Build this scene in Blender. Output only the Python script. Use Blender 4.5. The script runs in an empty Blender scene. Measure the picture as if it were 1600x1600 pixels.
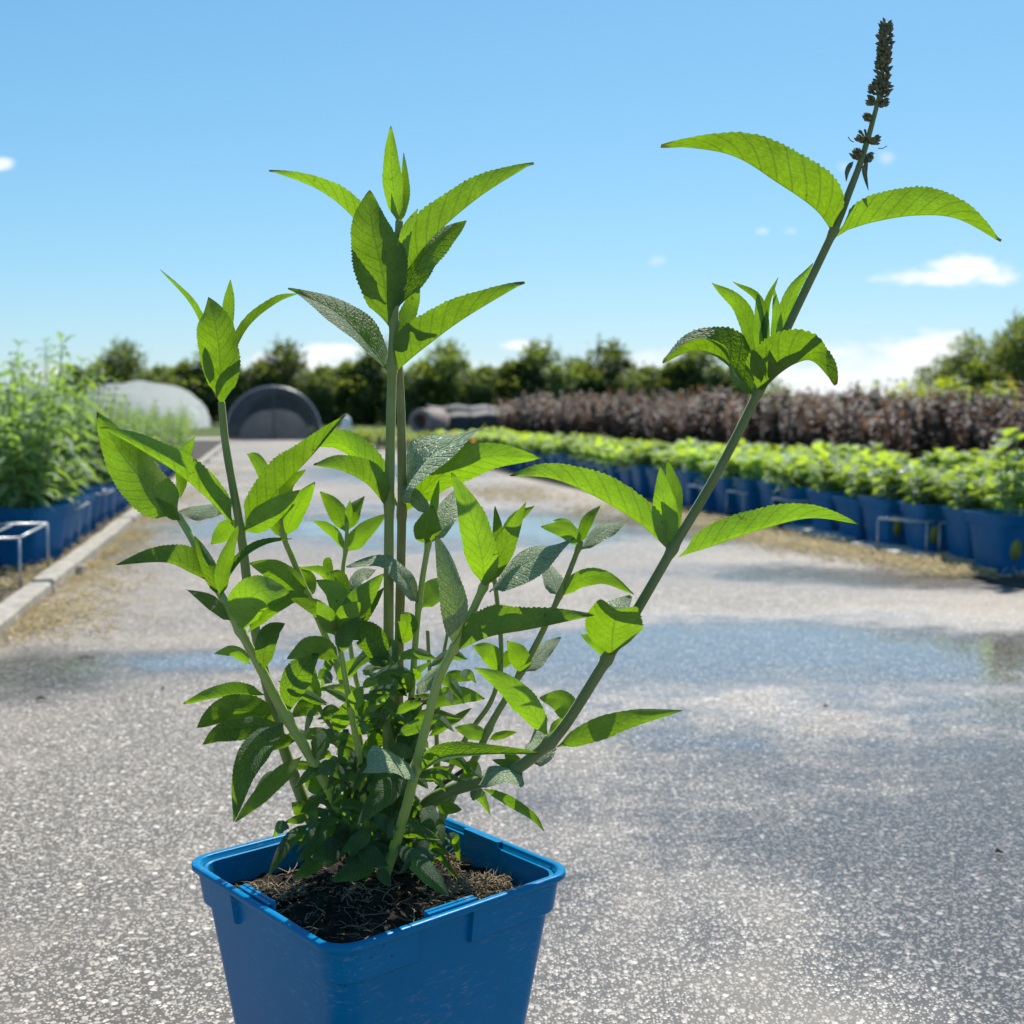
import bpy, math, random
from mathutils import Vector, Matrix, noise
C = bpy.context.scene
R = math.radians

# ------------------------------------------------------------------ camera
F = 1900.0                      # focal length in photo pixels (1600 wide)
PITCH = math.atan(160 / F)
CAM_H = 0.60
cam_d = bpy.data.cameras.new('camera'); cam = bpy.data.objects.new('camera', cam_d)
C.collection.objects.link(cam); C.camera = cam
cam.location = (0, 0, CAM_H); cam.rotation_euler = (R(90) - PITCH, 0, 0)
cam_d.sensor_width = 36; cam_d.lens = 36 * F / 1600
cam_d.clip_start = 0.02; cam_d.clip_end = 5000
cam_d.dof.use_dof = True; cam_d.dof.focus_distance = 0.97; cam_d.dof.aperture_fstop = 9.2

# ------------------------------------------------------------------ light
SUN_EL, SUN_AZ = R(54), R(17)   # azimuth: to the right of straight ahead
sd = bpy.data.lights.new('sun', 'SUN'); sun = bpy.data.objects.new('sun', sd)
C.collection.objects.link(sun)
sd.energy = 4.7; sd.angle = R(0.53); sd.color = (1.0, 0.955, 0.88)
sdir = Vector((math.sin(SUN_AZ) * math.cos(SUN_EL), math.cos(SUN_AZ) * math.cos(SUN_EL), math.sin(SUN_EL)))
sun.rotation_euler = sdir.to_track_quat('Z', 'Y').to_euler(); sun.location = sdir * 50

C.view_settings.view_transform = 'Standard'; C.view_settings.look = 'None'
C.view_settings.exposure = 0.46; C.view_settings.gamma = 1
C.cycles.max_bounces = 8; C.cycles.transparent_max_bounces = 12
C.cycles.sample_clamp_indirect = 6


class NT:                        # small node helper
    def __init__(s, nt): s.nt = nt
    def n(s, t, **k):
        nd = s.nt.nodes.new(t)
        for a, v in k.items(): setattr(nd, a, v)
        return nd
    def set(s, sock, v):
        if hasattr(v, 'is_output'): s.nt.links.new(v, sock)
        else: sock.default_value = v
    def m(s, op, a, b=0.0, c=None, clamp=False):
        nd = s.n('ShaderNodeMath', operation=op, use_clamp=clamp)
        s.set(nd.inputs[0], a); s.set(nd.inputs[1], b)
        if c is not None: s.set(nd.inputs[2], c)
        return nd.outputs[0]
    def mix(s, f, a, b, blend='MIX'):
        nd = s.n('ShaderNodeMix', data_type='RGBA', blend_type=blend)
        s.set(nd.inputs[0], f)
        s.set(nd.inputs[6], a if hasattr(a, 'is_output') else (*a, 1)[:4])
        s.set(nd.inputs[7], b if hasattr(b, 'is_output') else (*b, 1)[:4])
        return nd.outputs[2]
    def noise(s, vec, scale, detail=3, rough=0.55):
        nd = s.n('ShaderNodeTexNoise'); nd.inputs['Scale'].default_value = scale
        nd.inputs['Detail'].default_value = detail; nd.inputs['Roughness'].default_value = rough
        if vec is not None: s.set(nd.inputs['Vector'], vec)
        return nd.outputs[0]
    def vor(s, vec, scale, feature='F1'):
        nd = s.n('ShaderNodeTexVoronoi', feature=feature); nd.inputs['Scale'].default_value = scale
        if vec is not None: s.set(nd.inputs['Vector'], vec)
        return nd
    def smooth(s, v, lo, hi, a=0.0, b=1.0):
        nd = s.n('ShaderNodeMapRange', interpolation_type='SMOOTHSTEP')
        s.set(nd.inputs[0], v)
        for i, x in enumerate((lo, hi, a, b)): nd.inputs[i + 1].default_value = x
        return nd.outputs[0]
    def bump(s, h, strength, dist):
        nd = s.n('ShaderNodeBump'); s.set(nd.inputs['Strength'], strength)
        nd.inputs['Distance'].default_value = dist; s.set(nd.inputs['Height'], h)
        return nd.outputs[0]


# ------------------------------------------------------------------ sky
w = bpy.data.worlds.new('World'); C.world = w; w.use_nodes = True
q = NT(w.node_tree); w.node_tree.nodes.clear()
sky = q.n('ShaderNodeTexSky', sky_type='NISHITA', sun_disc=False)
sky.sun_elevation = SUN_EL; sky.sun_rotation = SUN_AZ
sky.air_density = 1.0; sky.dust_density = 0.3; sky.ozone_density = 3.5
tc = q.n('ShaderNodeTexCoord').outputs['Generated']
sx = q.n('ShaderNodeSeparateXYZ'); q.set(sx.inputs[0], tc)
yy = q.m('MAXIMUM', sx.outputs[1], 0.02)
U = q.m('DIVIDE', sx.outputs[0], yy); V = q.m('DIVIDE', sx.outputs[2], yy)
fw = q.smooth(sx.outputs[1], 0.0, 0.2)
cv = q.n('ShaderNodeCombineXYZ'); q.set(cv.inputs[0], U); q.set(cv.inputs[1], q.m('MULTIPLY', V, 2.2))
n1 = q.noise(cv.outputs[0], 16, 6, 0.62); n2 = q.noise(cv.outputs[0], 70, 4, 0.6)
nn = q.m('ADD', q.m('MULTIPLY', q.m('SUBTRACT', n1, 0.5), 2.3), q.m('MULTIPLY', q.m('SUBTRACT', n2, 0.5), 0.7))
cl = None                        # clouds: direction (right, up), radii, strength, softness
for (px, py, rx, ry, st, soft) in (
        (1460, 440, 88, 17, 1.0, .5), (1505, 428, 75, 23, 1.0, .5), (1545, 440, 50, 14, .9, .6), (1390, 578, 170, 50, .85, .8), (1455, 556, 90, 34, 1.0, .5),
        (1290, 600, 190, 46, .9, .8), (470, 583, 92, 34, 1.0, .5), (520, 551, 50, 12, 1.0, .6), (430, 602, 110, 32, .9, .7),
        (818, 541, 36, 9, .95, .6), (850, 541, 16, 8, .8, .7), (18, 268, 18, 9, .95, .7), (105, 588, 60, 24, .85, .8), (1185, 369, 14, 7, .45, 1.),
        (1228, 369, 14, 6, .3, 1.), (1025, 414, 16, 9, .3, 1.), (1372, 260, 18, 14, .4, 1.), (1308, 272, 16, 12, .4, 1.),
        (720, 590, 140, 32, .6, 1.), (1010, 588, 150, 40, .8, .9), (250, 608, 120, 28, .65, 1.)):
    du = q.m('DIVIDE', q.m('SUBTRACT', U, (px - 800) / F), rx / F)
    dv = q.m('DIVIDE', q.m('SUBTRACT', V, (640 - py) / F * 1.01), ry / F)
    d = q.m('SQRT', q.m('ADD', q.m('MULTIPLY', du, du), q.m('MULTIPLY', dv, dv)))
    e = q.m('MULTIPLY', q.smooth(q.m('SUBTRACT', q.m('ADD', q.m('SUBTRACT', 1.0, d), nn), 0.0), -.15, soft), st)
    cl = e if cl is None else q.m('MAXIMUM', cl, e)
# a few anonymous clouds all round, for reflections and other viewpoints
n3 = q.noise(tc, 5, 6, 0.6)
band = q.m('MULTIPLY', q.smooth(sx.outputs[2], .03, .10), q.smooth(sx.outputs[2], .5, .2))
gen = q.m('MULTIPLY', q.m('MULTIPLY', q.smooth(n3, .56, .70), band), q.m('SUBTRACT', 1.0, fw))
cl = q.m('MAXIMUM', q.m('MULTIPLY', cl, fw), gen)
hs = q.n('ShaderNodeHueSaturation'); hs.inputs['Saturation'].default_value = 1.0
hs.inputs['Value'].default_value = 1.0; hs.inputs['Hue'].default_value = 0.5
q.set(hs.inputs['Color'], sky.outputs[0])
tint = q.mix(1.0, hs.outputs[0], (0.575, 0.835, 0.93), 'MULTIPLY')
sp_ = q.n('ShaderNodeSeparateColor'); q.set(sp_.inputs[0], tint); cmb = q.n('ShaderNodeCombineColor')
def soft(c, a, k): return q.m('DIVIDE', q.m('MULTIPLY', c, a), q.m('ADD', 1.0, q.m('MULTIPLY', c, k)))
q.set(cmb.inputs[0], q.m('MULTIPLY', sp_.outputs[0], 1.06)); q.set(cmb.inputs[1], soft(sp_.outputs[1], 1.37, .084)); q.set(cmb.inputs[2], soft(sp_.outputs[2], 1.54, .095))
col = q.mix(q.m('MULTIPLY', cl, 0.92), cmb.outputs[0], (7.3, 7.5, 7.7))
bg = q.n('ShaderNodeBackground'); q.set(bg.inputs[0], col); bg.inputs[1].default_value = 0.105
q.set(q.n('ShaderNodeOutputWorld').inputs[0], bg.outputs[0])


# ------------------------------------------------------------------ helpers
def ray(px, py):
    x, u = (px - 800) / F, (800 - py) / F
    c, s = math.cos(PITCH), math.sin(PITCH)
    return Vector((x, c + u * s, u * c - s))
def at(px, py, Y):               # the point seen at a photo pixel, Y metres ahead
    r = ray(px, py); return Vector((0, 0, CAM_H)) + r * (Y / r.y)
def gp(px, py):                  # ground point under a photo pixel
    r = ray(px, py); p = r * (-CAM_H / r.z); return Vector((p.x, p.y, 0))

class MB:                        # mesh builder
    sharp = False
    def __init__(s): s.v = []; s.f = []; s.uv = []; s.mi = []
    def add(s, vs, fs, uvs=None, mi=0):
        o = len(s.v); s.v += [tuple(p) for p in vs]
        for f in fs:
            s.f.append(tuple(i + o for i in f)); s.mi.append(mi)
            s.uv.append([uvs[i] for i in f] if uvs else [(0, 0)] * len(f))
    def box(s, lo, hi, M=None):
        x0, y0, z0 = lo; x1, y1, z1 = hi
        vs = [Vector(p) for p in ((x0, y0, z0), (x1, y0, z0), (x1, y1, z0), (x0, y1, z0), (x0, y0, z1), (x1, y0, z1), (x1, y1, z1), (x0, y1, z1))]
        if M: vs = [M @ p for p in vs]
        s.add(vs, [(0, 3, 2, 1), (4, 5, 6, 7), (0, 1, 5, 4), (1, 2, 6, 5), (2, 3, 7, 6), (3, 0, 4, 7)])
    def tube(s, pts, rad, n=8, cap=True):
        pts = [Vector(p) for p in pts]; k = len(pts)
        if not hasattr(rad, '__len__'): rad = [rad] * k
        vs = []; uvs = []; ref = None; L = 0
        for i, p in enumerate(pts):
            t = (pts[min(i + 1, k - 1)] - pts[max(i - 1, 0)])
            t = t.normalized() if t.length > 1e-9 else Vector((0, 0, 1))
            if ref is None:
                ref = t.orthogonal().normalized()
            ref = (ref - t * ref.dot(t)).normalized(); b = t.cross(ref)
            if i: L += (p - pts[i - 1]).length
            for j in range(n):
                a = 2 * math.pi * j / n
                vs.append(p + (ref * math.cos(a) + b * math.sin(a)) * rad[i]); uvs.append((j / n, L))
        fs = [(i * n + j, i * n + (j + 1) % n, (i + 1) * n + (j + 1) % n, (i + 1) * n + j) for i in range(k - 1) for j in range(n)]
        if cap: fs += [tuple(range(n))[::-1], tuple((k - 1) * n + j for j in range(n))]
        s.add(vs, fs, uvs)
    def rings(s, rs, close=False, cap0=False, cap1=False):
        n = len(rs[0]); o = len(rs); vs = [p for r in rs for p in r]
        fs = []
        for i in range(o - 1 + (1 if close else 0)):
            a, b = i * n, ((i + 1) % o) * n
            fs += [(a + j, a + (j + 1) % n, b + (j + 1) % n, b + j) for j in range(n)]
        if cap0: fs.append(tuple(range(n))[::-1])
        if cap1: fs.append(tuple((o - 1) * n + j for j in range(n)))
        s.add(vs, fs)
    def mesh(s, name, mats, smooth=True):
        me = bpy.data.meshes.new(name); me.from_pydata(s.v, [], s.f)
        ul = me.uv_layers.new(name='UVMap')
        flat = [c for f in s.uv for p in f for c in p]; ul.data.foreach_set('uv', flat)
        for m_ in (mats if isinstance(mats, (list, tuple)) else [mats]): me.materials.append(m_)
        me.polygons.foreach_set('material_index', s.mi)
        if smooth: me.polygons.foreach_set('use_smooth', [True] * len(me.polygons))
        me.update()
        if s.sharp: me.set_sharp_from_angle(angle=R(35))
        return me

def link(name, me, parent=None):
    o = bpy.data.objects.new(name, me); C.collection.objects.link(o)
    if parent: o.parent = parent
    return o
def tag(o, label=None, cat=None, group=None, kind=None):
    if label: o['label'] = label
    if cat: o['category'] = cat
    if group: o['group'] = group
    if kind: o['kind'] = kind
    return o
def empty(name, loc=(0, 0, 0), rz=0, sc=1.0):
    o = link(name, None); o.location = loc; o.rotation_euler = (0, 0, rz); o.scale = (sc, sc, sc); o.empty_display_size = .05
    return o
def copy_tree(o, parent=None):
    c = o.copy(); C.collection.objects.link(c); c.parent = parent
    for ch in list(o.children): copy_tree(ch, c)
    return c
def spl(pts, n):                 # Catmull-Rom through points
    P = [Vector(p) for p in pts]; k = len(P) - 1
    E = [P[0] * 2 - P[1]] + P + [P[-1] * 2 - P[-2]]
    out = []
    for i in range(n):
        x = i / (n - 1) * k; j = min(int(x), k - 1); t = x - j
        a, b, c, d = E[j:j + 4]
        out.append(0.5 * (2 * b + (c - a) * t + (2 * a - 5 * b + 4 * c - d) * t * t + (3 * b - a - 3 * c + d) * t ** 3))
    return out

# ------------------------------------------------------------------ materials
def mat(name):
    m_ = bpy.data.materials.new(name); m_.use_nodes = True; m_.node_tree.nodes.clear()
    return m_, NT(m_.node_tree)
def out(t, sh): t.set(t.n('ShaderNodeOutputMaterial').inputs[0], sh)
def prin(t, col, rough=.6, spec=.5, normal=None, metal=0.0, **k):
    p = t.n('ShaderNodeBsdfPrincipled')
    t.set(p.inputs['Base Color'], col if hasattr(col, 'is_output') else (*col, 1))
    t.set(p.inputs['Roughness'], rough); t.set(p.inputs['Specular IOR Level'], spec); t.set(p.inputs['Metallic'], metal)
    if normal is not None: t.set(p.inputs['Normal'], normal)
    for a, v in k.items(): t.set(p.inputs[a], v)
    return p.outputs[0]
def opos(t): return t.n('ShaderNodeTexCoord').outputs['Object']
def wpos(t): return t.n('ShaderNodeNewGeometry').outputs['Position']

def leaf_mat(name, top, under, trans, tm=.5, vein=1.0, rough=.5, bumpd=.0016, var=.25, spec=.45, cells=26):
    m_, t = mat(name)
    uv = t.n('ShaderNodeUVMap'); uv.uv_map = 'UVMap'
    s = t.n('ShaderNodeSeparateXYZ'); t.set(s.inputs[0], uv.outputs[0])
    sa = t.m('ABSOLUTE', s.outputs[0]); tt = s.outputs[1]
    geo = t.n('ShaderNodeNewGeometry'); bf = geo.outputs['Backfacing']
    rnd = t.n('ShaderNodeObjectInfo').outputs['Random']
    ph = t.m('MULTIPLY', t.m('SUBTRACT', t.m('MULTIPLY', tt, 11.0), t.m('MULTIPLY', sa, 1.7)), 1.0)
    tri = t.m('ABSOLUTE', t.m('SUBTRACT', t.m('FRACT', ph), 0.5))
    sv = t.smooth(tri, 0.0, 0.11)                    # 0 on a side vein
    mr = t.smooth(sa, 0.0, 0.07)                     # 0 on the midrib
    vn = t.m('MULTIPLY', sv, mr)
    cvv = t.n('ShaderNodeCombineXYZ'); t.set(cvv.inputs[0], t.m('MULTIPLY', s.outputs[0], .32)); t.set(cvv.inputs[1], t.m('SUBTRACT', tt, t.m('MULTIPLY', sa, .15)))
    vo = t.vor(cvv.outputs[0], cells, 'DISTANCE_TO_EDGE').outputs[0]
    net = t.smooth(vo, 0.0, 0.22)
    h = t.m('ADD', t.m('MULTIPLY', vn, 1.0), t.m('MULTIPLY', net, .55))
    bp = t.bump(h, t.mix(bf, (0.65 * vein,) * 3, (0.20 * vein,) * 3), bumpd)
    patch = t.m('ADD', t.m('MULTIPLY', t.noise(opos(t), 60, 3), .6), t.m('MULTIPLY', t.noise(opos(t), 420, 4, .7), .4))
    vv = t.m('ADD', t.m('MULTIPLY', t.m('SUBTRACT', rnd, .5), var * 2), t.m('MULTIPLY', t.m('SUBTRACT', patch, .5), 1.1))
    scale = t.m('ADD', 1.0, vv)
    tv = t.mix(t.m('SUBTRACT', 1.0, vn), top, tuple(c * 1.7 + .01 for c in top))
    uvn = t.mix(t.m('SUBTRACT', 1.0, vn), under, tuple(min(1, c * 1.3) for c in under))
    cc = t.mix(bf, tv, uvn)
    br = t.n('ShaderNodeHueSaturation'); t.set(br.inputs['Color'], cc); t.set(br.inputs['Value'], scale)
    tr = t.mix(t.m('MULTIPLY', t.m('SUBTRACT', 1.0, t.m('MULTIPLY', vn, t.m('ADD', .65, t.m('MULTIPLY', net, .35)))), .85), trans, tuple(c * .5 for c in trans))
    br2 = t.n('ShaderNodeHueSaturation'); t.set(br2.inputs['Color'], tr); t.set(br2.inputs['Value'], scale)
    rg = t.mix(bf, (rough,) * 3, (.85,) * 3)
    brown = t.m('MULTIPLY', t.smooth(t.m('ADD', t.m('ADD', tt, t.m('MULTIPLY', sa, .03)), t.m('MULTIPLY', t.m('SUBTRACT', patch, .5), .10)), .975, 1.0), .8)
    spots = t.m('MULTIPLY', t.smooth(t.noise(opos(t), 130, 2), .70, .76), .55); brown = t.m('MAXIMUM', brown, spots)
    p = prin(t, t.mix(brown, br.outputs[0], (.10, .06, .025)), rg, t.mix(bf, (spec,) * 3, (.06,) * 3), bp, **{'Sheen Weight': t.mix(bf, (.40,) * 3, (.03,) * 3), 'Sheen Roughness': .38, 'Sheen Tint': (.93, 1, .85, 1)})
    tl = t.n('ShaderNodeBsdfTranslucent'); t.set(tl.inputs[0], t.mix(brown, br2.outputs[0], (.12, .07, .01))); t.set(tl.inputs['Normal'], bp)
    mx = t.n('ShaderNodeMixShader'); mx.inputs[0].default_value = tm
    t.set(mx.inputs[1], p); t.set(mx.inputs[2], tl.outputs[0]); out(t, mx.outputs[0])
    return m_

M = {}
M['leaf'] = leaf_mat('shrub leaf', (.014, .050, .021), (.135, .185, .068), (.385, .715, .0), .32, 1.0, .60, .0016, .25, .35)
M['sunlitleaf'] = leaf_mat('sunlit leaf', (.34, .44, .225), (.17, .23, .10), (.40, .62, .02), .16, 1.6, .55, .0022, .15, .4)  # shrub leaf again, sunlight on its upper face painted as a paler top colour
M['bedleaf'] = leaf_mat('bed leaf', (.26, .34, .19), (.24, .32, .15), (.68, .90, .06), .44, .8, .26, .003, .3, .6)
M['tallleaf'] = leaf_mat('tall bed leaf', (.11, .19, .075), (.21, .29, .15), (.46, .70, .08), .36, .8, .38, .003, .3, .55)
M['darkleaf'] = leaf_mat('purple leaf', (.054, .030, .028), (.092, .056, .048), (.42, .23, .11), .28, .6, .40, .003, .6, .7)
M['yellowleaf'] = leaf_mat('yellow green leaf', (.20, .28, .03), (.25, .32, .08), (.72, .80, .03), .45, .6, .45, .003, .2, .4)
M['orangeleaf'] = leaf_mat('orange leaf', (.45, .18, .02), (.45, .22, .05), (.9, .40, .02), .45, .6, .45, .003, .2, .4)
M['treeleaf'] = leaf_mat('tree leaf', (.055, .10, .032), (.10, .145, .06), (.36, .46, .06), .34, .4, .5, .01, .35, .3)
M['lighttree'] = leaf_mat('light tree leaf', (.075, .125, .032), (.11, .15, .05), (.42, .52, .06), .38, .4, .5, .01, .3, .3)

def stem_mat(name, c1, c2):
    m_, t = mat(name); p = opos(t)
    n_ = t.noise(p, 45, 4); n2_ = t.noise(p, 260, 3)
    col_ = t.mix(t.smooth(n_, .35, .7), c1, c2)
    uv = t.n('ShaderNodeUVMap'); s = t.n('ShaderNodeSeparateXYZ'); t.set(s.inputs[0], uv.outputs[0])
    rid = t.m('ABSOLUTE', t.m('SINE', t.m('MULTIPLY', s.outputs[0], 6.2832 * 2)))
    b = t.bump(t.m('ADD', t.m('MULTIPLY', rid, .8), t.m('MULTIPLY', n2_, .5)), .5, .0012)
    out(t, prin(t, col_, .5, .4, b, **{'Sheen Weight': .55, 'Sheen Roughness': .35, 'Sheen Tint': (1, .98, .72, 1), 'Subsurface Weight': .12, 'Subsurface Scale': .004, 'Subsurface Radius': (1.0, 1.0, .3)}))
    return m_
M['stem'] = stem_mat('green stem', (.24, .28, .065), (.29, .32, .10))
M['stem_young'] = stem_mat('young stem', (.36, .45, .07), (.38, .44, .13))
M['stem_old'] = stem_mat('olive stem', (.155, .20, .055), (.20, .22, .085))
M['stem_brown'] = stem_mat('brown stem', (.25, .21, .07), (.29, .28, .09))
M['stem_dead'] = stem_mat('dead stem', (.05, .03, .02), (.09, .06, .04))
M['bark'] = stem_mat('bark', (.06, .045, .03), (.11, .085, .06))
m_, t = mat('flower spike'); n_ = t.noise(opos(t), 300, 3)
out(t, prin(t, t.mix(t.smooth(n_, .4, .65), (.10, .125, .075), (.24, .19, .10)), .7, .2)); M['spike'] = m_

def plastic(name, c, c2, dusty=.5):
    m_, t = mat(name); p = opos(t)
    n_ = t.noise(p, 7, 4); scr = t.n('ShaderNodeMapping'); t.set(scr.inputs[0], p); scr.inputs['Scale'].default_value = (60, 60, 240); scr.inputs['Rotation'].default_value = (.5, .35, 0)
    n2_ = t.noise(scr.outputs[0], 1.6, 4, .7); n3_ = t.noise(p, 420, 2)
    base = t.mix(t.smooth(n_, .3, .7), c, c2)
    dirt = t.m('MULTIPLY', t.m('MULTIPLY', t.smooth(n2_, .53, .72), t.smooth(t.noise(p, 14, 2), .38, .60)), dusty)
    spk = t.m('MULTIPLY', t.smooth(t.vor(p, 190).outputs[0], .16, .10), t.smooth(t.noise(p, 25, 2), .52, .66))
    splash = t.m('MULTIPLY', t.smooth(t.vor(p, 75).outputs[0], .10, .05), t.smooth(t.noise(p, 9, 2), .50, .62))
    base = t.mix(dirt, base, (.30, .34, .36)); base = t.mix(t.m('MULTIPLY', splash, .75), base, (.03, .028, .025)); base = t.mix(t.m('MULTIPLY', spk, .55 * dusty), base, (.33, .34, .32))
    b = t.bump(t.m('ADD', t.m('MULTIPLY', n2_, .5), t.m('MULTIPLY', n3_, .3)), .12, .002)
    out(t, prin(t, base, t.m('ADD', .30, t.m('MULTIPLY', dirt, .5)), .11, b)); return m_
M['pot'] = plastic('blue plastic', (.0, .165, .37), (.0, .19, .42), .50)
M['bedpot'] = plastic('bed pot plastic', (.005, .115, .29), (.010, .14, .34), .35)
m_, t = mat('soil'); p = wpos(t)
n_ = t.noise(p, 90, 5, .7); v_ = t.vor(p, 230)
colr = t.mix(t.smooth(n_, .4, .7), (.014, .010, .007), (.060, .043, .028))
colr = t.mix(t.m('MULTIPLY', t.smooth(v_.outputs[0], .3, .1), t.smooth(t.noise(p, 40, 2), .55, .68)), colr, (.26, .20, .13))
out(t, prin(t, colr, .9, .2, t.bump(t.m('ADD', n_, t.m('MULTIPLY', v_.outputs[0], .5)), 1., .006))); M['soil'] = m_
def simple(name, c1, c2, sc=30, rough=.8, spec=.3, bd=.002, metal=0.0):
    m_, t = mat(name); p = wpos(t); n_ = t.noise(p, sc, 5, .65)
    out(t, prin(t, t.mix(t.smooth(n_, .3, .7), c1, c2), rough, spec, t.bump(n_, .6, bd), metal)); return m_
M['straw'] = simple('straw', (.55, .42, .20), (.68, .56, .32), 12)
M['fibre'] = simple('root fibre', (.20, .145, .085), (.36, .28, .18), 60)
M['galv'] = simple('galvanised wire', (.42, .44, .45), (.55, .57, .58), 30, .42, .5, .0005, .75)
M['wood'] = simple('weathered board', (.27, .245, .205), (.46, .42, .36), 22, .85, .2, .004)
M['fabric'] = simple('ground cover', (.035, .034, .032), (.10, .085, .06), 9, .9, .2, .006)
M['field'] = simple('field', (.06, .10, .025), (.12, .14, .05), 1.2, .95, .1, .05)
M['hill'] = simple('hill', (.05, .10, .07), (.07, .12, .09), .02, .95, .1, .2)
M['paint'] = simple('white paint', (.72, .72, .70), (.8, .8, .78), 20, .6, .3, .001)
M['fleece'] = simple('rolled fleece', (.22, .18, .16), (.33, .28, .25), 14, .9, .2, .01)
M['slab'] = simple('pale slab', (.42, .41, .38), (.56, .54, .50), 26, .8, .3, .003)
M['chip'] = simple('debris', (.03, .022, .016), (.10, .07, .045), 60, .8, .2, .002)
m_, t = mat('white sheet'); n_ = t.noise(wpos(t), 2.2, 4)
p_ = prin(t, (.90, .91, .92), .75, .2, t.bump(n_, .8, .30)); tl = t.n('ShaderNodeBsdfTranslucent'); tl.inputs[0].default_value = (.95, .96, .97, 1)
mx = t.n('ShaderNodeMixShader'); mx.inputs[0].default_value = .72; t.set(mx.inputs[1], p_); t.set(mx.inputs[2], tl.outputs[0]); out(t, mx.outputs[0]); M['sheet'] = m_
def net(name, c, dens):
    m_, t = mat(name); n_ = t.noise(wpos(t), 3, 3)
    p_ = prin(t, c, .6, .3); tr = t.n('ShaderNodeBsdfTransparent'); mx = t.n('ShaderNodeMixShader')
    t.set(mx.inputs[0], t.m('ADD', dens, t.m('MULTIPLY', t.m('SUBTRACT', n_, .5), .3), clamp=True))
    t.set(mx.inputs[1], tr.outputs[0]); t.set(mx.inputs[2], p_); out(t, mx.outputs[0]); return m_
M['net'] = net('shade net', (.05, .06, .07), .74)
M['net2'] = net('dense shade net', (.05, .055, .058), .9)
m_, t = mat('oval_reflection'); out(t, prin(t, (.22, .26, .04), .5, .4)); M['oval_reflection'] = m_  # yellow-green light reflection on the bed pots, painted as a flat colour
m_, t = mat('hose fleck'); out(t, prin(t, (.62, .60, .55), .7, .3)); M['pale'] = m_

# path: exposed-aggregate concrete, partly wet, with shallow puddles
m_, t = mat('wet aggregate'); p = wpos(t)
s_ = t.n('ShaderNodeSeparateXYZ'); t.set(s_.inputs[0], p)
X, Y = s_.outputs[0], s_.outputs[1]
nw = t.noise(p, 2.6, 5, .62); nw2 = t.noise(p, 11, 4, .6); nw3 = t.noise(p, .9, 3, .5)
nz = t.m('ADD', t.m('MULTIPLY', t.m('SUBTRACT', nw, .5), 2.6), t.m('MULTIPLY', t.m('SUBTRACT', nw2, .5), 1.0))
def blob(cx, cy, rx, ry, rot=0.0):
    c, sn = math.cos(rot), math.sin(rot)
    dx = t.m('SUBTRACT', X, cx); dy = t.m('SUBTRACT', Y, cy)
    a = t.m('DIVIDE', t.m('ADD', t.m('MULTIPLY', dx, c), t.m('MULTIPLY', dy, sn)), rx)
    b = t.m('DIVIDE', t.m('SUBTRACT', t.m('MULTIPLY', dy, c), t.m('MULTIPLY', dx, sn)), ry)
    return t.m('SUBTRACT', 1.0, t.m('SQRT', t.m('ADD', t.m('MULTIPLY', a, a), t.m('MULTIPLY', b, b))))
def union(bl):
    r = None
    for b in bl: r = b if r is None else t.m('MAXIMUM', r, b)
    return r
water = union([blob(-.20, 6.05, 1.75, .95, .05), blob(-.9, 7.6, 1.2, .40), blob(.55, 6.6, .7, .5), blob(.75, 2.92, 1.25, .80, .02), blob(.05, 2.85, .55, .42),
               blob(-1.55, 6.2, .5, .6), t.m('SUBTRACT', blob(-.62, 2.86, .62, .22), .30), blob(-1.1, 10.5, .7, .5)])
damp = union([blob(.6, 3.0, 1.35, .48, .03), blob(-.72, 2.85, .62, .20), blob(.95, 1.60, 1.45, 1.05), blob(-.2, 6.3, 2.0, 1.3), blob(1.25, 4.35, .9, .42, -.24), blob(-1.1, 2.75, .32, .35),
              blob(-1.9, 5.3, .35, 1.1, .2), blob(-1.2, 12., 1.2, 2.2)])
wat = t.smooth(t.m('ADD', water, t.m('MULTIPLY', nz, .62)), -.12, .55)
dmp = t.smooth(t.m('ADD', damp, t.m('MULTIPLY', nz, .6)), -.28, .75)
v1 = t.vor(p, 138); v2 = t.vor(p, 290); v3 = t.vor(p, 82)
d1 = v1.outputs[0]; d2 = v2.outputs[0]
rr = t.n('ShaderNodeSeparateColor'); t.set(rr.inputs[0], v1.outputs['Color'])
r2 = t.n('ShaderNodeSeparateColor'); t.set(r2.inputs[0], v2.outputs['Color'])
r3 = t.n('ShaderNodeSeparateColor'); t.set(r3.inputs[0], v3.outputs['Color'])
big = t.m('MULTIPLY', t.smooth(v3.outputs[0], .34, .26), t.smooth(r3.outputs[0], .90, .91))
st1 = t.m('MULTIPLY', t.smooth(d1, .52, .34), t.smooth(rr.outputs[0], .30, .36))
st2 = t.m('MULTIPLY', t.smooth(d2, .50, .32), t.smooth(r2.outputs[0], .25, .35))
cs = t.n('ShaderNodeValToRGB'); t.set(cs.inputs[0], rr.outputs[1])
E_ = cs.color_ramp.elements; E_[0].color = (.27, .245, .22, 1); E_[1].color = (.80, .76, .69, 1)
for pos_, c_ in ((.3, (.40, .37, .33)), (.5, (.56, .51, .45)), (.7, (.38, .37, .36)), (.85, (.64, .55, .47))):
    e_ = E_.new(pos_); e_.color = (*c_, 1)
cs2 = t.mix(r2.outputs[2], (.32, .29, .26), (.74, .68, .60))
gap = t.mix(nw2, (.085, .076, .068), (.15, .135, .115))
stone = t.mix(st2, gap, cs2); stone = t.mix(st1, stone, cs.outputs[0]); stone = t.mix(big, stone, (.86, .83, .77))
dust = t.smooth(t.m('ADD', nw3, t.m('MULTIPLY', t.m('SUBTRACT', nw2, .5), .3)), .42, .66)
stain = t.smooth(t.noise(p, 1.7, 6, .7), .56, .72)
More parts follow.
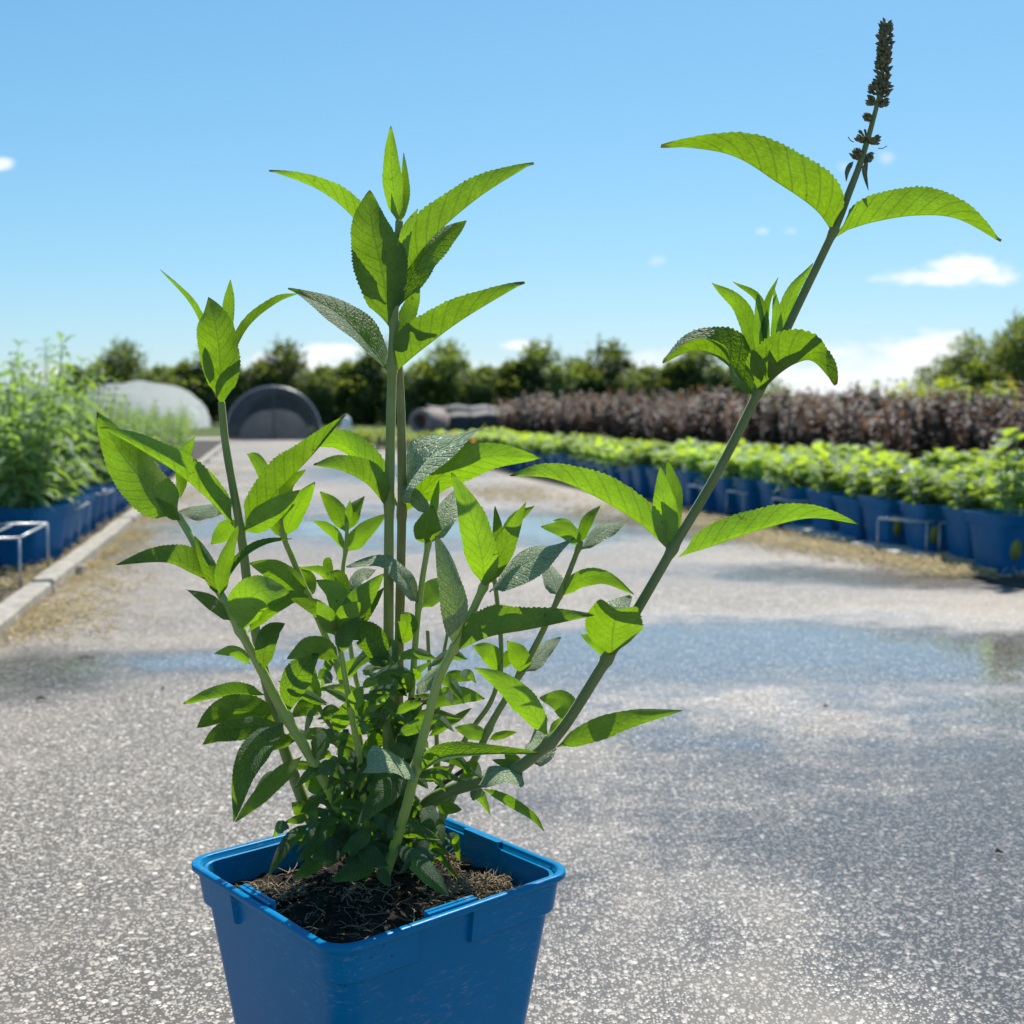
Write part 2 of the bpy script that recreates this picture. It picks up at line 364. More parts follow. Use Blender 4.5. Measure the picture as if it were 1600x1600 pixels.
dry = t.mix(t.m('MULTIPLY', dust, .42), stone, (.50, .43, .35)); dry = t.mix(t.m('MULTIPLY', stain, .22), dry, (.13, .115, .10))
stone = t.mix(1.0, stone, (.86, .835, .80), 'MULTIPLY'); dry = t.mix(1.0, dry, (.90, .865, .82), 'MULTIPLY')
wetc = t.mix(1.0, stone, (.50, .49, .50), 'MULTIPLY')
colr = t.mix(dmp, dry, wetc); colr = t.mix(wat, colr, t.mix(1.0, wetc, (1.65, 1.65, 1.65), 'MULTIPLY'))
hh = t.m('ADD', t.m('MULTIPLY', st1, .9), t.m('ADD', t.m('MULTIPLY', st2, .45), t.m('MULTIPLY', big, 1.1)))
hh = t.m('ADD', hh, t.m('MULTIPLY', t.noise(p, 700, 2), .22))
wet_any = t.m('MAXIMUM', dmp, wat)
bs = t.m('MULTIPLY', t.m('SUBTRACT', .52, t.m('MULTIPLY', dmp, .36)), t.m('SUBTRACT', 1.0, t.m('MULTIPLY', wat, .93)))
rg = t.m('ADD', t.m('SUBTRACT', .60, t.m('MULTIPLY', dmp, .34)), t.m('MULTIPLY', wat, -.18), )
sp = t.m('ADD', .34, t.m('ADD', t.m('MULTIPLY', dmp, .10), t.m('MULTIPLY', wat, .56))); rg = t.m('MAXIMUM', rg, .06)
out(t, prin(t, colr, rg, sp, t.bump(hh, bs, .0022))); M['path'] = m_

# ------------------------------------------------------------------ the setting
def sheet(name, pts, z, m_):
    b = MB(); b.add([(x, y, z) for x, y in pts], [tuple(range(len(pts)))])
    return tag(link(name, b.mesh(name, m_, False)), kind='structure')
KX = lambda y: -.75 - .2 * y          # left edge of the path
RX = lambda y: 2.84 - .24 * y         # front of the right-hand bed
sheet('ground', [(-900, -20), (900, -20), (900, 2500), (-900, 2500)], -.02, M['field'])
sheet('path', [(-1.6, -3), (4.5, -3), (RX(24) + .6, 24), (KX(24) - .2, 24)][:4], 0, M['path'])
sheet('bed_ground', [(RX(-3) - .16, -3), (12, -3), (12, 24), (RX(24) - .16, 24)], .004, M['fabric'])
sheet('bed_ground', [(KX(-3) - .02, -3), (KX(24) - .02, 24), (-16, 24), (-8, -3)], .004, M['fabric'])
sheet('cross_path', [(-16, 24), (16, 24), (16, 27), (-16, 27)], -.01, simple('dry track', (.34, .31, .27), (.42, .39, .34), 3, .9, .2, .01))
rnd = random.Random(3)
b = MB(); nx = 60
vs = []
for i in range(nx + 1):
    x = -700 + 1400 * i / nx
    hgt = 9 + 5 * noise.noise(Vector((x * .006, 3.1, 0))) + max(0, 6 * math.exp(-((x - 230) / 130) ** 2))
    vs += [(x, 880, -1), (x, 930, hgt * .8), (x, 1050, hgt), (x, 1300, -1)]
b.add(vs, [(i * 4 + k, (i + 1) * 4 + k, (i + 1) * 4 + k + 1, i * 4 + k + 1) for i in range(nx) for k in range(3)])
tag(link('hills', b.mesh('hills', M['hill'])), kind='structure')

# edging boards along the left
y = 2.0; k = 0
while y < 22:
    ln = 2.35 if k else 1.9
    e = empty('edging_board', (KX(y + ln / 2) + .01, y + ln / 2, .0), math.atan(.2)); b = MB()
    n = 14
    for i in range(n):
        y0, y1 = -ln / 2 + ln * i / n, -ln / 2 + ln * (i + 1) / n
    vs = []
    for i in range(n + 1):
        yy_ = (-ln / 2 + (ln - .02) * i / n)
        wv = .006 * noise.noise(Vector((yy_ * 2, k * 7.7, 0))); hv = .006 * noise.noise(Vector((yy_ * 3, k * 3.3, 5)))
        vs.append([(-.036 + wv, yy_, -.01), (.036 + wv, yy_, -.01), (.036 + wv, yy_, .044 + hv), (.030 + wv, yy_, .050 + hv), (-.030 + wv, yy_, .050 + hv), (-.036 + wv, yy_, .044 + hv)])
    b.rings(vs, cap0=True, cap1=True)
    o = link('board', b.mesh('board', M['wood'], False), e)
    b2 = MB(); b2.box((.038, -ln * .3 - .02, -.02), (.058, -ln * .3 + .02, .035)); link('peg', b2.mesh('peg', M['wood'], False), e)
    lab = ('pale weathered edging board along the left of the path, nearest one at the picture edge' if k == 0 else
           'pale weathered edging board beside the first blue pots on the left' if k == 1 else
           'pale edging board farther along the left side of the path')
    tag(e, lab, 'edging', 'edging boards along the left of the path'); y += ln; k += 1

# pale slabs under the front pots on the right
for k, (px, py, ln, wd) in enumerate(((1560, 886, .62, .20), (1400, 866, .55, .16), (1290, 838, .6, .15))):
    g = gp(px, py); e = MB(); Mx = Matrix.Translation((g.x, g.y, 0)) @ Matrix.Rotation(math.atan(.24) , 4, 'Z')
    e.box((-wd / 2, -ln / 2, .005), (wd / 2, ln / 2, .026), Mx)
    o = link('paving_slab', e.mesh('paving_slab', M['slab'], False))
    tag(o, ('pale flat slab lying under the wire frame at the right edge', 'pale flat slab in the straw before the right pot row', 'pale thin slab farther along the right pot row, behind the straw')[k], 'slab', 'pale slabs along the right bed')

# straw litter
def straw(name, spots, seed, n):
    r_ = random.Random(seed); b = MB()
    for i in range(n):
        x, y, sx_, sy_ = r_.choice(spots)
        cx, cy = r_.gauss(x, sx_), r_.gauss(y, sy_)
        a = r_.uniform(0, math.pi); L = r_.uniform(.015, .055); w_ = r_.uniform(.0010, .0022)
        z = .006 + abs(r_.gauss(0, .010)); tl_ = r_.uniform(-.012, .018)
        d = Vector((math.cos(a), math.sin(a), 0)); p0 = Vector((cx, cy, z)); p1 = p0 + d * L + Vector((0, 0, tl_))
        p1.z = max(p1.z, .004); md = (p0 + p1) / 2 + Vector((r_.uniform(-.005, .005), 0, r_.uniform(0, .006)))
        b.tube([p0, md, p1], w_, 3, False)
    o = link(name, b.mesh(name, M['straw'])); tag(o, kind='stuff'); return o
sp = []
for px, py, a, c in ((20, 985, .13, .16), (60, 960, .10, .25), (140, 868, .10, .16), (180, 845, .10, .2), (230, 815, .12, .3), (60, 915, .15, .12), (110, 890, .1, .1), (260, 780, .15, .5), (300, 745, .2, .8)):
    g = gp(px, py); sp.append((g.x, g.y, a, c))
tag(straw('straw_litter', sp, 1, 4200), 'dry straw scattered along the left edging boards', 'straw')
sp = []
for px, py, a, c in ((1180, 842, .12, .12), (1250, 855, .12, .10), (1320, 865, .12, .09), (1390, 878, .12, .08), (1450, 888, .10, .07), (1510, 900, .10, .05), (1120, 822, .12, .2), (820, 778, .18, .35), (780, 770, .2, .4), (960, 800, .2, .25), (1040, 812, .15, .2)):
    g = gp(px, py); sp.append((g.x, g.y, a, c))
tag(straw('straw_litter', sp, 2, 5200), 'dry straw scattered along the foot of the right pot row', 'straw')
# small twigs and chips lying on the path
for k, (px, py, L, lab) in enumerate(((65, 1094, .022, 'small dark twig on the path near the left picture edge'), (135, 1030, .04, 'thin dark twig lying on the wet path at left'),
                                      (254, 1079, .006, 'tiny brown stone chip on the path left of the shrub'), (1290, 1107, .007, 'tiny dark stone on the path by the long puddle'), (1560, 1335, .007, 'small dark scrap on the wet path at the right edge'))):
    g = gp(px, py); b = MB(); r_ = random.Random(k)
    b.tube([(g.x - L / 2, g.y, .003), (g.x - L * .1, g.y + .003, .006), (g.x + L / 2, g.y - .004, .004)], [.0015, .0025, .0012] if L > .02 else [.0015, .003, .0015], 6)
    tag(link('twig' if L > .02 else 'stone_chip', b.mesh('twig', M['chip'])), lab, 'twig' if L > .02 else 'stone')

# ------------------------------------------------------------------ background plants
def bleaf(b, base, d, L, W, up, fold=.35, droop=.3, mi=0):
    d = d.normalized(); sd_ = d.cross(up)
    if sd_.length < 1e-4: sd_ = d.orthogonal()
    sd_.normalize(); nrm = sd_.cross(d).normalized()
    vs = [base]; uvs = [(0, 0)]
    for tt_, wf in ((.3, .85), (.62, .8)):
        c = base + d * L * tt_ - Vector((0, 0, 1)) * droop * L * tt_ * tt_
        for sg in (-1, 0, 1):
            vs.append(c + sd_ * sg * W * wf + nrm * (fold * W * wf * abs(sg))); uvs.append((sg, tt_))
    vs.append(base + d * L - Vector((0, 0, 1)) * droop * L); uvs.append((0, 1))
    b.add(vs, [(0, 2, 1), (0, 3, 2), (1, 2, 5, 4), (2, 3, 6, 5), (4, 5, 7), (5, 6, 7)], uvs, mi)

def low_plant(seed, h=.125, n=8):
    r_ = random.Random(seed); b = MB()
    for i in range(n):
        a = r_.uniform(0, 6.28); rr_ = r_.uniform(.0, .085); p0 = Vector((math.cos(a) * rr_ * .6, math.sin(a) * rr_ * .6, .19))
        hh_ = h * r_.uniform(.6, 1.1); p1 = Vector((math.cos(a) * rr_ * 1.5, math.sin(a) * rr_ * 1.5, .19 + hh_))
        b.tube([p0, (p0 + p1) / 2 + Vector((0, 0, .01)), p1], [.003, .0025, .0015], 4, False)
        nn_ = 5
        for k_ in range(nn_):
            f = .25 + .75 * k_ / (nn_ - 1); q_ = p0.lerp(p1, f)
            for sg in (0, math.pi):
                an = a + k_ * 1.57 + sg + r_.uniform(-.4, .4); el = r_.uniform(-.1, .6) + .5 * (f > .9)
                bleaf(b, q_, Vector((math.cos(an), math.sin(an), el)), r_.uniform(.07, .12) * (1.15 - .4 * f), r_.uniform(.025, .038), Vector((0, 0, 1)), .3, r_.uniform(.1, .5))
    return b
def tall_plant(seed, h=.5, n=10):
    r_ = random.Random(seed); b = MB()
    for i in range(n):
        a = r_.uniform(0, 6.28); rr_ = r_.uniform(.02, .08); p0 = Vector((math.cos(a) * rr_ * .5, math.sin(a) * rr_ * .5, .19))
        hh_ = h * r_.uniform(.45, 1.15) if i else h * 1.25
        p1 = Vector((math.cos(a) * rr_ * 2.4, math.sin(a) * rr_ * 2.4, .19 + hh_))
        b.tube([p0, (p0 + p1) / 2, p1], [.004, .003, .0014], 4, False)
        nn_ = int(6 + hh_ * 16)
        for k_ in range(nn_):
            f = .12 + .88 * k_ / (nn_ - 1); q_ = p0.lerp(p1, f)
            for sg in (0, math.pi):
                an = a + k_ * 1.57 + sg + r_.uniform(-.3, .3); el = r_.uniform(.2, .9) + .9 * (f > .95)
                L = r_.uniform(.085, .14) * (1.1 - .45 * f)
                bleaf(b, q_, Vector((math.cos(an), math.sin(an), el)), L, L * r_.uniform(.16, .24), Vector((0, 0, 1)), .4, r_.uniform(.3, .9))
    return b
def twiggy(seed, h=.75, w_=.2, n=26, nl=44, ll=.048, lw=.021, z0=0.05):
    r_ = random.Random(seed); b = MB()
    for i in range(n):
        a = r_.uniform(0, 6.28); rr_ = w_ * math.sqrt(r_.random()); hh_ = h * r_.uniform(.72, 1.0)
        p0 = Vector((math.cos(a) * rr_ * .35, math.sin(a) * rr_ * .35, z0)); p1 = Vector((math.cos(a) * rr_ * 1.3, math.sin(a) * rr_ * 1.3, hh_))
        b.tube([p0, (p0 + p1) / 2 + Vector((0, 0, .03)), p1], [.004, .003, .001], 3, False)
        for k_ in range(nl):
            f = r_.uniform(.12, 1); q_ = p0.lerp(p1, f); an = r_.uniform(0, 6.28)
            bleaf(b, q_, Vector((math.cos(an), math.sin(an), r_.uniform(-.2, .9))), ll * r_.uniform(.6, 1.2), lw * r_.uniform(.7, 1.2), Vector((r_.uniform(-.5, .5), r_.uniform(-.5, .5), 1)), .2, .2)
    return b

def rsq(h, r_, z, n=6, cx=0, cy=0):      # rounded square ring
    pts = []
    for k_, (sx_, sy_) in enumerate(((1, 1), (-1, 1), (-1, -1), (1, -1))):
        for i in range(n + 1):
            a = math.pi / 2 * (k_ + i / n)
            pts.append(Vector((cx + sx_ * (h - r_) + r_ * math.cos(a), cy + sy_ * (h - r_) + r_ * math.sin(a), z)))
    return pts
b = MB()
b.rings([rsq(.075, .014, .002, 3), rsq(.097, .018, .175, 3), rsq(.102, .018, .177, 3), rsq(.105, .018, .205, 3), rsq(.110, .018, .206, 3), rsq(.110, .018, .213, 3),
         rsq(.103, .016, .213, 3), rsq(.098, .016, .186, 3)], cap0=True, cap1=True)
b.sharp = True; bedpot_me = b.mesh('pot', M['bedpot'])
b = MB(); ell = [(-.040 + .034 * math.cos(a) * .62, .036 * math.sin(a)) for a in [2 * math.pi * i / 20 for i in range(20)]]  # thin oval on the pot wall standing in for a reflection
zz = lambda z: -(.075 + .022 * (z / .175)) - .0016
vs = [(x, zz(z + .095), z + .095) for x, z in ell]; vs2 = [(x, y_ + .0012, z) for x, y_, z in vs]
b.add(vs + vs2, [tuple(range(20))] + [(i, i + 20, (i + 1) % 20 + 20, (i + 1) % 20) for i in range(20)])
reflection_me = b.mesh('oval_reflection', M['oval_reflection'])

def proto(name, fol, matname, pot=True, oval_reflection=False, stem='stem'):
    e = empty(name, (0, 0, 0))
    if pot: link('pot', bedpot_me, e)
    if oval_reflection: link('oval_reflection', reflection_me, e)
    link('foliage', fol.mesh('foliage', M[matname]), e); return e
low = [proto('potted_plant', low_plant(s), 'bedleaf') for s in (11, 12, 13)]
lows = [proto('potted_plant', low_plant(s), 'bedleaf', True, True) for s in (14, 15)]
tall = [proto('potted_plant', tall_plant(s, h_), 'tallleaf') for s, h_ in ((21, .48), (22, .54), (23, .44))]
dark = [proto('purple_shrub', twiggy(s, h_), 'darkleaf', False) for s, h_ in ((31, .74), (32, .70), (33, .80), (34, .66))]
yell = [proto('yellow_shrub', twiggy(s, .42, .2, 22, 26, .05, .016, .0), 'yellowleaf', False) for s in (41, 42)]
used = set()
def put(pool, x, y, rz, sc, label, cat, group, z=0.0):
    i = rnd.randrange(len(pool)); o = pool[i]
    if id(o) in used: o = copy_tree(pool[i])
    else: used.add(id(o))
    o.location = (x, y, z); o.rotation_euler = (0, 0, rz); o.scale = (sc, sc, sc * rnd.uniform(.93, 1.07))
    tag(o, label, cat, group); return o
# right bed: front row along the path, then rows behind
ax = math.atan(.24); dx_, dy_ = -math.sin(ax), math.cos(ax); px_, py_ = math.cos(ax), math.sin(ax)
first = {2: 'leafy green plant in a blue pot just behind the right-edge wire frame',
         3: 'leafy green plant in a blue pot with a bent wire frame before it', 5: 'low leafy plant in a blue pot behind the tip of the long right leaf'}
y0 = 4.15
for i in range(46):
    s_ = i * .285
    bx, by = RX(y0) + .10 + dx_ * s_, y0 + dy_ * s_
    for j in range(6):
        if (j and rnd.random() < .05) or (i < 2 and j == 0): continue
        if i > 22 and j > 3: continue
        x, y_ = bx + px_ * j * .27 + rnd.uniform(-.02, .02), by + py_ * j * .27 + rnd.uniform(-.02, .02)
        sc = rnd.uniform(.94, 1.06) * (1.0 if i < 20 else .95)
        if j == 0 and i == 0: sc = 1.12
        lab = first[i] if (j == 0 and i in first) else ('low leafy green plant in a blue pot in the front row of the right bed' if j == 0 else 'low leafy green plant inside the bed on the right, behind the front pots')
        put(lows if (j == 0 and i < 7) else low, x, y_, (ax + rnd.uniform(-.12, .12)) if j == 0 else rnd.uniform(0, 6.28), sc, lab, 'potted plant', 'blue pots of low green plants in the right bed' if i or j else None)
# one taller light green plant at the right edge
p0 = gp(1640, 905)
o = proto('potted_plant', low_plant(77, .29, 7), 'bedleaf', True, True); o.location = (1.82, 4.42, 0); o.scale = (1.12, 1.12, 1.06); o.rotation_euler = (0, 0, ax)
tag(o, 'taller bright green plant standing above the others at the right picture edge', 'potted plant')
# dark purple bed behind it
for i in range(47):
    for j in range(4):
        s_ = i * .36 + rnd.uniform(-.06, .06)
        x, y_ = RX(y0) + 2.0 + dx_ * s_ + px_ * (j * .42), y0 + .9 + dy_ * s_ + py_ * (j * .42)
        put(dark, x, y_, rnd.uniform(0, 6.28), rnd.uniform(.90, 1.0) * (1 + .003 * i), 'dark purple-brown shrub in the long dense bed behind the low green plants', 'shrub', 'purple shrubs in the bed behind the green plants')
# yellow-green beds
for i in range(20):
    put(yell, 4.3 + i * .33, 14.3 - i * .02, rnd.uniform(0, 6.28), 2.25, 'yellow-green shrub in the low strip beyond the purple bed, right', 'shrub', 'yellow-green strip beyond the purple bed')
for px, py, sc in ((550, 702, 1.0), (563, 702, 1.05), (578, 702, .95), (592, 703, 1.0), (606, 703, 1.0), (628, 705, .9), (645, 706, .85), (664, 706, .9)):
    g = gp(px, py); put(yell, g.x, g.y, rnd.uniform(0, 6.28), sc * .8, 'small yellow-green shrub at the far end of the path, behind the main stems', 'shrub', 'yellow-green shrubs at the far end of the path')
for k_ in range(14):
    y_ = 11.5 + k_ * .55
    put(yell, KX(y_) - .35 - rnd.uniform(0, .5), y_, rnd.uniform(0, 6.28), rnd.uniform(1.0, 1.25), 'yellow-green shrub at the far end of the left bed', 'shrub', 'yellow-green shrubs at the end of the left bed')
g = gp(705, 742); o = proto('orange_plant', twiggy(61, .30, .14, 14, 20, .06, .02, .0), 'orangeleaf', False); o.location = (g.x, g.y, 0); o.scale = (1.25,) * 3
tag(o, 'small plant with orange leaves beside the far part of the right pot row', 'plant')
# left bed of tall pale green plants
for i in range(30):
    for j in range(5):
        y_ = 4.66 + i * .30 + rnd.uniform(-.02, .02) + (.0 if j else 0)
        if i > 20 and j > 2: continue
        x = KX(y_) - .19 - j * .30 + rnd.uniform(-.02, .02)
        lab = ('tall pale green plant in the blue pot nearest the camera on the left bed' if (i == 0 and j == 0) else
               'tall pale green plant in a blue pot in the front row of the left bed' if j == 0 else 'tall pale green plant inside the left bed behind the front pots')
        put(tall, x, y_, -.2 + rnd.uniform(-.1, .1) if j == 0 else rnd.uniform(0, 6.28), rnd.uniform(.9, 1.08) * max(.76, min(1.0, 1.0 - (y_ - 5.8) * .09 + j * .04)), lab, 'potted plant', 'blue pots of tall pale plants in the left bed' if i or j else None)
o = proto('potted_plant', tall_plant(99, .52, 6), 'tallleaf'); o.location = (-1.90, 4.0, 0)
tag(o, 'tall plant with arching narrow leaves at the left picture edge, nearest of all', 'potted plant')

# wire frames that keep pots upright
def wire_frame(lx, ly, h):
    e = empty('wire_frame'); b = MB(); r_ = .0042
    c = [(-lx / 2, -ly / 2), (lx / 2, -ly / 2), (lx / 2, ly / 2), (-lx / 2, ly / 2)]
    for i in range(4): b.tube([(*c[i], h), (*c[(i + 1) % 4], h)], r_, 6)
    link('top_ring', b.mesh('top_ring', M['galv']), e)
    for x, y_ in c:
        b = MB(); b.tube([(x, y_, .0), (x, y_, h - r_)], r_, 6); link('leg', b.mesh('leg', M['galv']), e)
    b = MB()
    for f in (.33, .66): b.tube([(-lx / 2 + lx * f, -ly / 2, h - .002), (-lx / 2 + lx * f, ly / 2, h - .002)], r_ * .8, 6)
    link('cross_wires', b.mesh('cross_wires', M['galv']), e); return e
wf = wire_frame(.34, .50, .19)
wl = {0: 'empty galvanised wire frame on legs at the left picture edge', 1: 'galvanised wire frame beside the nearest blue pot on the left'}
for k, (x, y_) in enumerate(((KX(4.05) - .22, 4.05), (KX(5.15) - .10, 5.15), (KX(6.0) - .10, 6.0), (KX(7.1) - .10, 7.1), (KX(8.6) - .10, 8.6))):
    o = wf if k == 0 else copy_tree(wf); o.scale = (1, 1, 1) if k == 0 else (.34, .62, 1.0); o.location = (x, y_, .004); o.rotation_euler = (0, 0, math.atan(.2))
    tag(o, wl.get(k, 'galvanised wire frame among the blue pots farther along the left bed'), 'wire frame', 'wire frames along the left bed')
wg = wire_frame(.26, .22, .145)
for k, (px, py) in enumerate(((1545, 880), (1440, 868), (1262, 828), (1185, 812), (1120, 800))):
    g = gp(px, py); o = wg if k == 0 else copy_tree(wg); o.location = (g.x, g.y + .05, .004); o.rotation_euler = (0, 0, .24 + (.5 if k == 1 else 0))
    tag(o, ('galvanised wire frame on thin legs at the right picture edge', 'galvanised wire frame standing askew before a blue pot at right')[k] if k < 2 else 'galvanised wire frame farther along the right pot row', 'wire frame', 'wire frames along the right pot row')

# ------------------------------------------------------------------ tunnels and far things
def arch(hw, h, x, y0, y1, n=24, bumps=0.0, seed=0, dome=False):
    b = MB(); ny = 24 if dome else 10; vs = []
    for k_ in range(ny + 1):
        y_ = y0 + (y1 - y0) * k_ / ny
        for i in range(n + 1):
            a = math.pi * i / n
            d = 1 + bumps * noise.noise(Vector((a * 2.2, y_ * .6, seed))) - bumps * .4 * (k_ % 2)
            if dome: d *= math.sqrt(max(.0025, 1 - max(0, 1 - (k_ / ny) / .62) ** 1.6))
            vs.append((x + hw * math.cos(a) * d, y_, h * math.sin(a) ** .85 * d - .02))
    b.add(vs, [(k_ * (n + 1) + i, k_ * (n + 1) + i + 1, (k_ + 1) * (n + 1) + i + 1, (k_ + 1) * (n + 1) + i) for k_ in range(ny) for i in range(n)])
    return b, vs, n
wt = empty('white_tunnel', at(222, 668, 40) * 1.0); wt.location.z = 0; wt.rotation_euler = (0, 0, .30)
b, vs, n = arch(2.6, 1.66, 0, -3, 13, 28, .11, 2, True)
link('cover', b.mesh('cover', M['sheet']), wt)
b = MB(); b.add(vs[:n + 1], [tuple(range(n + 1))]); link('end_panel', b.mesh('end_panel', M['sheet']), wt)
tag(wt, 'white sheeted low tunnel beyond the left bed', 'tunnel')
p = at(120, 650, 46)
wt2 = empty('white_tunnel', (p.x - 4.2, 46, 0), .3); b, vs, n = arch(2.6, 1.25, 0, 0, 12, 24, .07, 6, True); link('cover', b.mesh('cover', M['sheet']), wt2)
b = MB(); b.add(vs[:n + 1], [tuple(range(n + 1))]); link('end_panel', b.mesh('end_panel', M['sheet']), wt2)
tag(wt2, 'second white sheeted tunnel half hidden behind tall plants at far left', 'tunnel')
g = at(428, 690, 24.5)
nt_ = empty('net_tunnel', (g.x, 24.5, 0), .175)
b, vs, n = arch(.95, 1.06, 0, 0, 9, 24, .015, 3); link('net_cover', b.mesh('net_cover', M['net']), nt_)
for k_ in range(10):
    b = MB(); b.tube([(.955 * math.cos(math.pi * i / 20), k_ * 1.0, 1.065 * math.sin(math.pi * i / 20) ** .85) for i in range(21)], .014, 5); link('hoop', b.mesh('hoop', M['galv']), nt_)
b = MB(); b.tube([(0, .05, -.02), (0, .05, 1.08)], .015, 6); link('post', b.mesh('post', M['galv']), nt_)
b, vs, n = arch(.72, .62, 0, .8, 8.6, 20, .03, 4); b.add(vs[:n + 1], [tuple(range(n + 1))]); link('inner_fleece', b.mesh('inner_fleece', M['sheet']), nt_)
b = MB(); b.add([(.94 * math.cos(math.pi * i / 24), .01, 1.05 * math.sin(math.pi * i / 24) ** .85) for i in range(25)], [tuple(range(25))]); link('front_net', b.mesh('front_net', M['net']), nt_)
tag(nt_, 'dark shade-net tunnel on hoops at the end of the path', 'tunnel')
g = at(770, 690, 23.5)
lt = empty('net_tunnel', (g.x, 24.0, 0), R(-78))
b, vs, n = arch(.50, .70, 0, -1.3, 1.5, 20, .16, 9); link('net_cover', b.mesh('net_cover', M['net2']), lt)
for k_ in range(8):
    b = MB(); b.tube([(.51 * math.cos(math.pi * i / 16), -1.3 + k_ * .4, .71 * math.sin(math.pi * i / 16) ** .85) for i in range(17)], .008, 5); link('hoop', b.mesh('hoop', M['net2']), lt)
tag(lt, 'low dark net tunnel behind the orange plant, right of the main stems', 'tunnel')
g = at(657, 690, 22.5)
b = MB(); rs = []
for rr_, yy_ in ((.24, 0), (.23, -.03), (.15, -.03), (.14, .0), (.14, .7), (.24, .7)):
    rs.append([Vector((rr_ * math.cos(a) * (1 + .04 * math.sin(3 * a)), yy_, rr_ * math.sin(a) + .40)) for a in [2 * math.pi * i / 24 for i in range(24)]])
b.rings(rs, close=True); o = link('fleece_roll', b.mesh('fleece_roll', M['fleece'])); o.location = (g.x, 22.5, -.02); o.rotation_euler = (0, 0, R(-25))
tag(o, 'thick beige roll lying at the end of the low net tunnel', 'roll')
g = at(541, 690, 23)
b = MB(); b.tube([(0, 0, -.02), (0, 0, .30), (0, 0, .42), (0, 0, .47), (0, 0, .49)], [.10, .10, .085, .05, .01], 14)
o = link('marker_post', b.mesh('marker_post', M['paint'])); o.location = (g.x, 23, 0); tag(o, 'short pale rounded post before the dark trees', 'post')

# trees
def crown(seed, w_, h, n, lsize, z0, shape='round'):
    r_ = random.Random(seed); b = MB(); lobes = []
    for i in range(19):
        zf = (i + r_.random()) / 19; rad = w_ * ((1 - zf * .75) if shape == 'cone' else math.sqrt(max(.08, 1 - (zf * 1.5 - .6) ** 2)))
        a = r_.uniform(0, 6.28); rr_ = rad * r_.uniform(.15, .75)
        lobes.append((Vector((math.cos(a) * rr_, math.sin(a) * rr_, z0 + zf * (h - z0))), w_ * r_.uniform(.24, .46)))
    for i in range(n):
        c, rr_ = r_.choice(lobes)
        d = Vector((r_.gauss(0, 1), r_.gauss(0, 1), r_.gauss(0, 1))).normalized(); k_ = r_.random() ** .35
        q_ = c + d * rr_ * k_; q_.z += rr_ * .5 * (r_.random() ** 3) * (1.2 if r_.random() < .12 else 0)
        if q_.z < .1: continue
        dd = (d + Vector((r_.uniform(-.6, .6), r_.uniform(-.6, .6), r_.uniform(-.2, .9)))).normalized()
        bleaf(b, q_, dd, lsize * r_.uniform(.6, 1.3), lsize * .28, Vector((r_.uniform(-.4, .4), r_.uniform(-.4, .4), 1)), .2, .1)
    for i in range(12):          # upright leading shoots
        c, rr_ = max(r_.sample(lobes, 3), key=lambda q2: q2[0].z)
        p0_ = c + Vector((r_.uniform(-.5, .5) * rr_, r_.uniform(-.5, .5) * rr_, rr_ * .4)); L = r_.uniform(.3, .9) * rr_
        for k_ in range(9):
            q_ = p0_ + Vector((0, 0, L * k_ / 6)); an = r_.uniform(0, 6.28)
            bleaf(b, q_, Vector((math.cos(an), math.sin(an), 1.3)), lsize * .9, lsize * .22, Vector((0, 0, 1)), .2, .1)
    return b, lobes
def tree(seed, w_, h, n, ls, mname, shape):
    e = empty('tree'); b, lobes = crown(seed, w_, h, n, ls, h * .03, shape); link('crown', b.mesh('crown', M[mname]), e)
    tb = MB(); tb.tube([(0, 0, -.1), (.04, .02, h * .3), (.0, .05, h * .6), (.03, 0, h * .9)], [h * .028, h * .022, h * .013, h * .004], 8)
    for c, rr_ in lobes[:9]:
        z = max(.1, c.z * .55); tb.tube([(0, 0, z), tuple(c * .6 + Vector((0, 0, z)) * .4), tuple(c)], [h * .010, h * .007, h * .003], 5)
    link('trunk', tb.mesh('trunk', M['bark']), e); return e
TP = [tree(101, 1.5, 3.6, 3600, .26, 'treeleaf', 'round'), tree(102, 1.25, 3.8, 3000, .25, 'treeleaf', 'cone'), tree(103, 1.65, 3.3, 3800, .26, 'lighttree', 'round'),
      tree(104, 1.15, 3.5, 2600, .24, 'lighttree', 'cone'), tree(105, 1.95, 3.6, 4400, .27, 'treeleaf', 'round')]
TT = ((60, 606, 2, 56), (105, 604, 0, 55), (150, 603, 2, 57), (195, 600, 0, 56), (240, 595, 1, 57), (262, 597, 0, 57), (300, 602, 1, 55), (330, 604, 3, 56), (372, 606, 0, 52),
      (398, 592, 3, 58), (432, 572, 1, 54), (466, 576, 2, 53), (505, 586, 0, 56), (532, 592, 1, 56), (562, 580, 2, 52), (598, 596, 0, 56), (632, 606, 3, 56), (662, 600, 1, 56),
      (704, 572, 4, 53), (745, 592, 3, 57), (780, 580, 1, 57), (808, 580, 1, 56), (846, 592, 0, 56), (888, 562, 4, 52), (926, 575, 2, 53), (962, 588, 0, 56),
      (996, 596, 3, 56), (1032, 588, 0, 55), (1068, 592, 2, 57), (1104, 584, 1, 55), (1138, 578, 2, 56), (1160, 590, 3, 57))
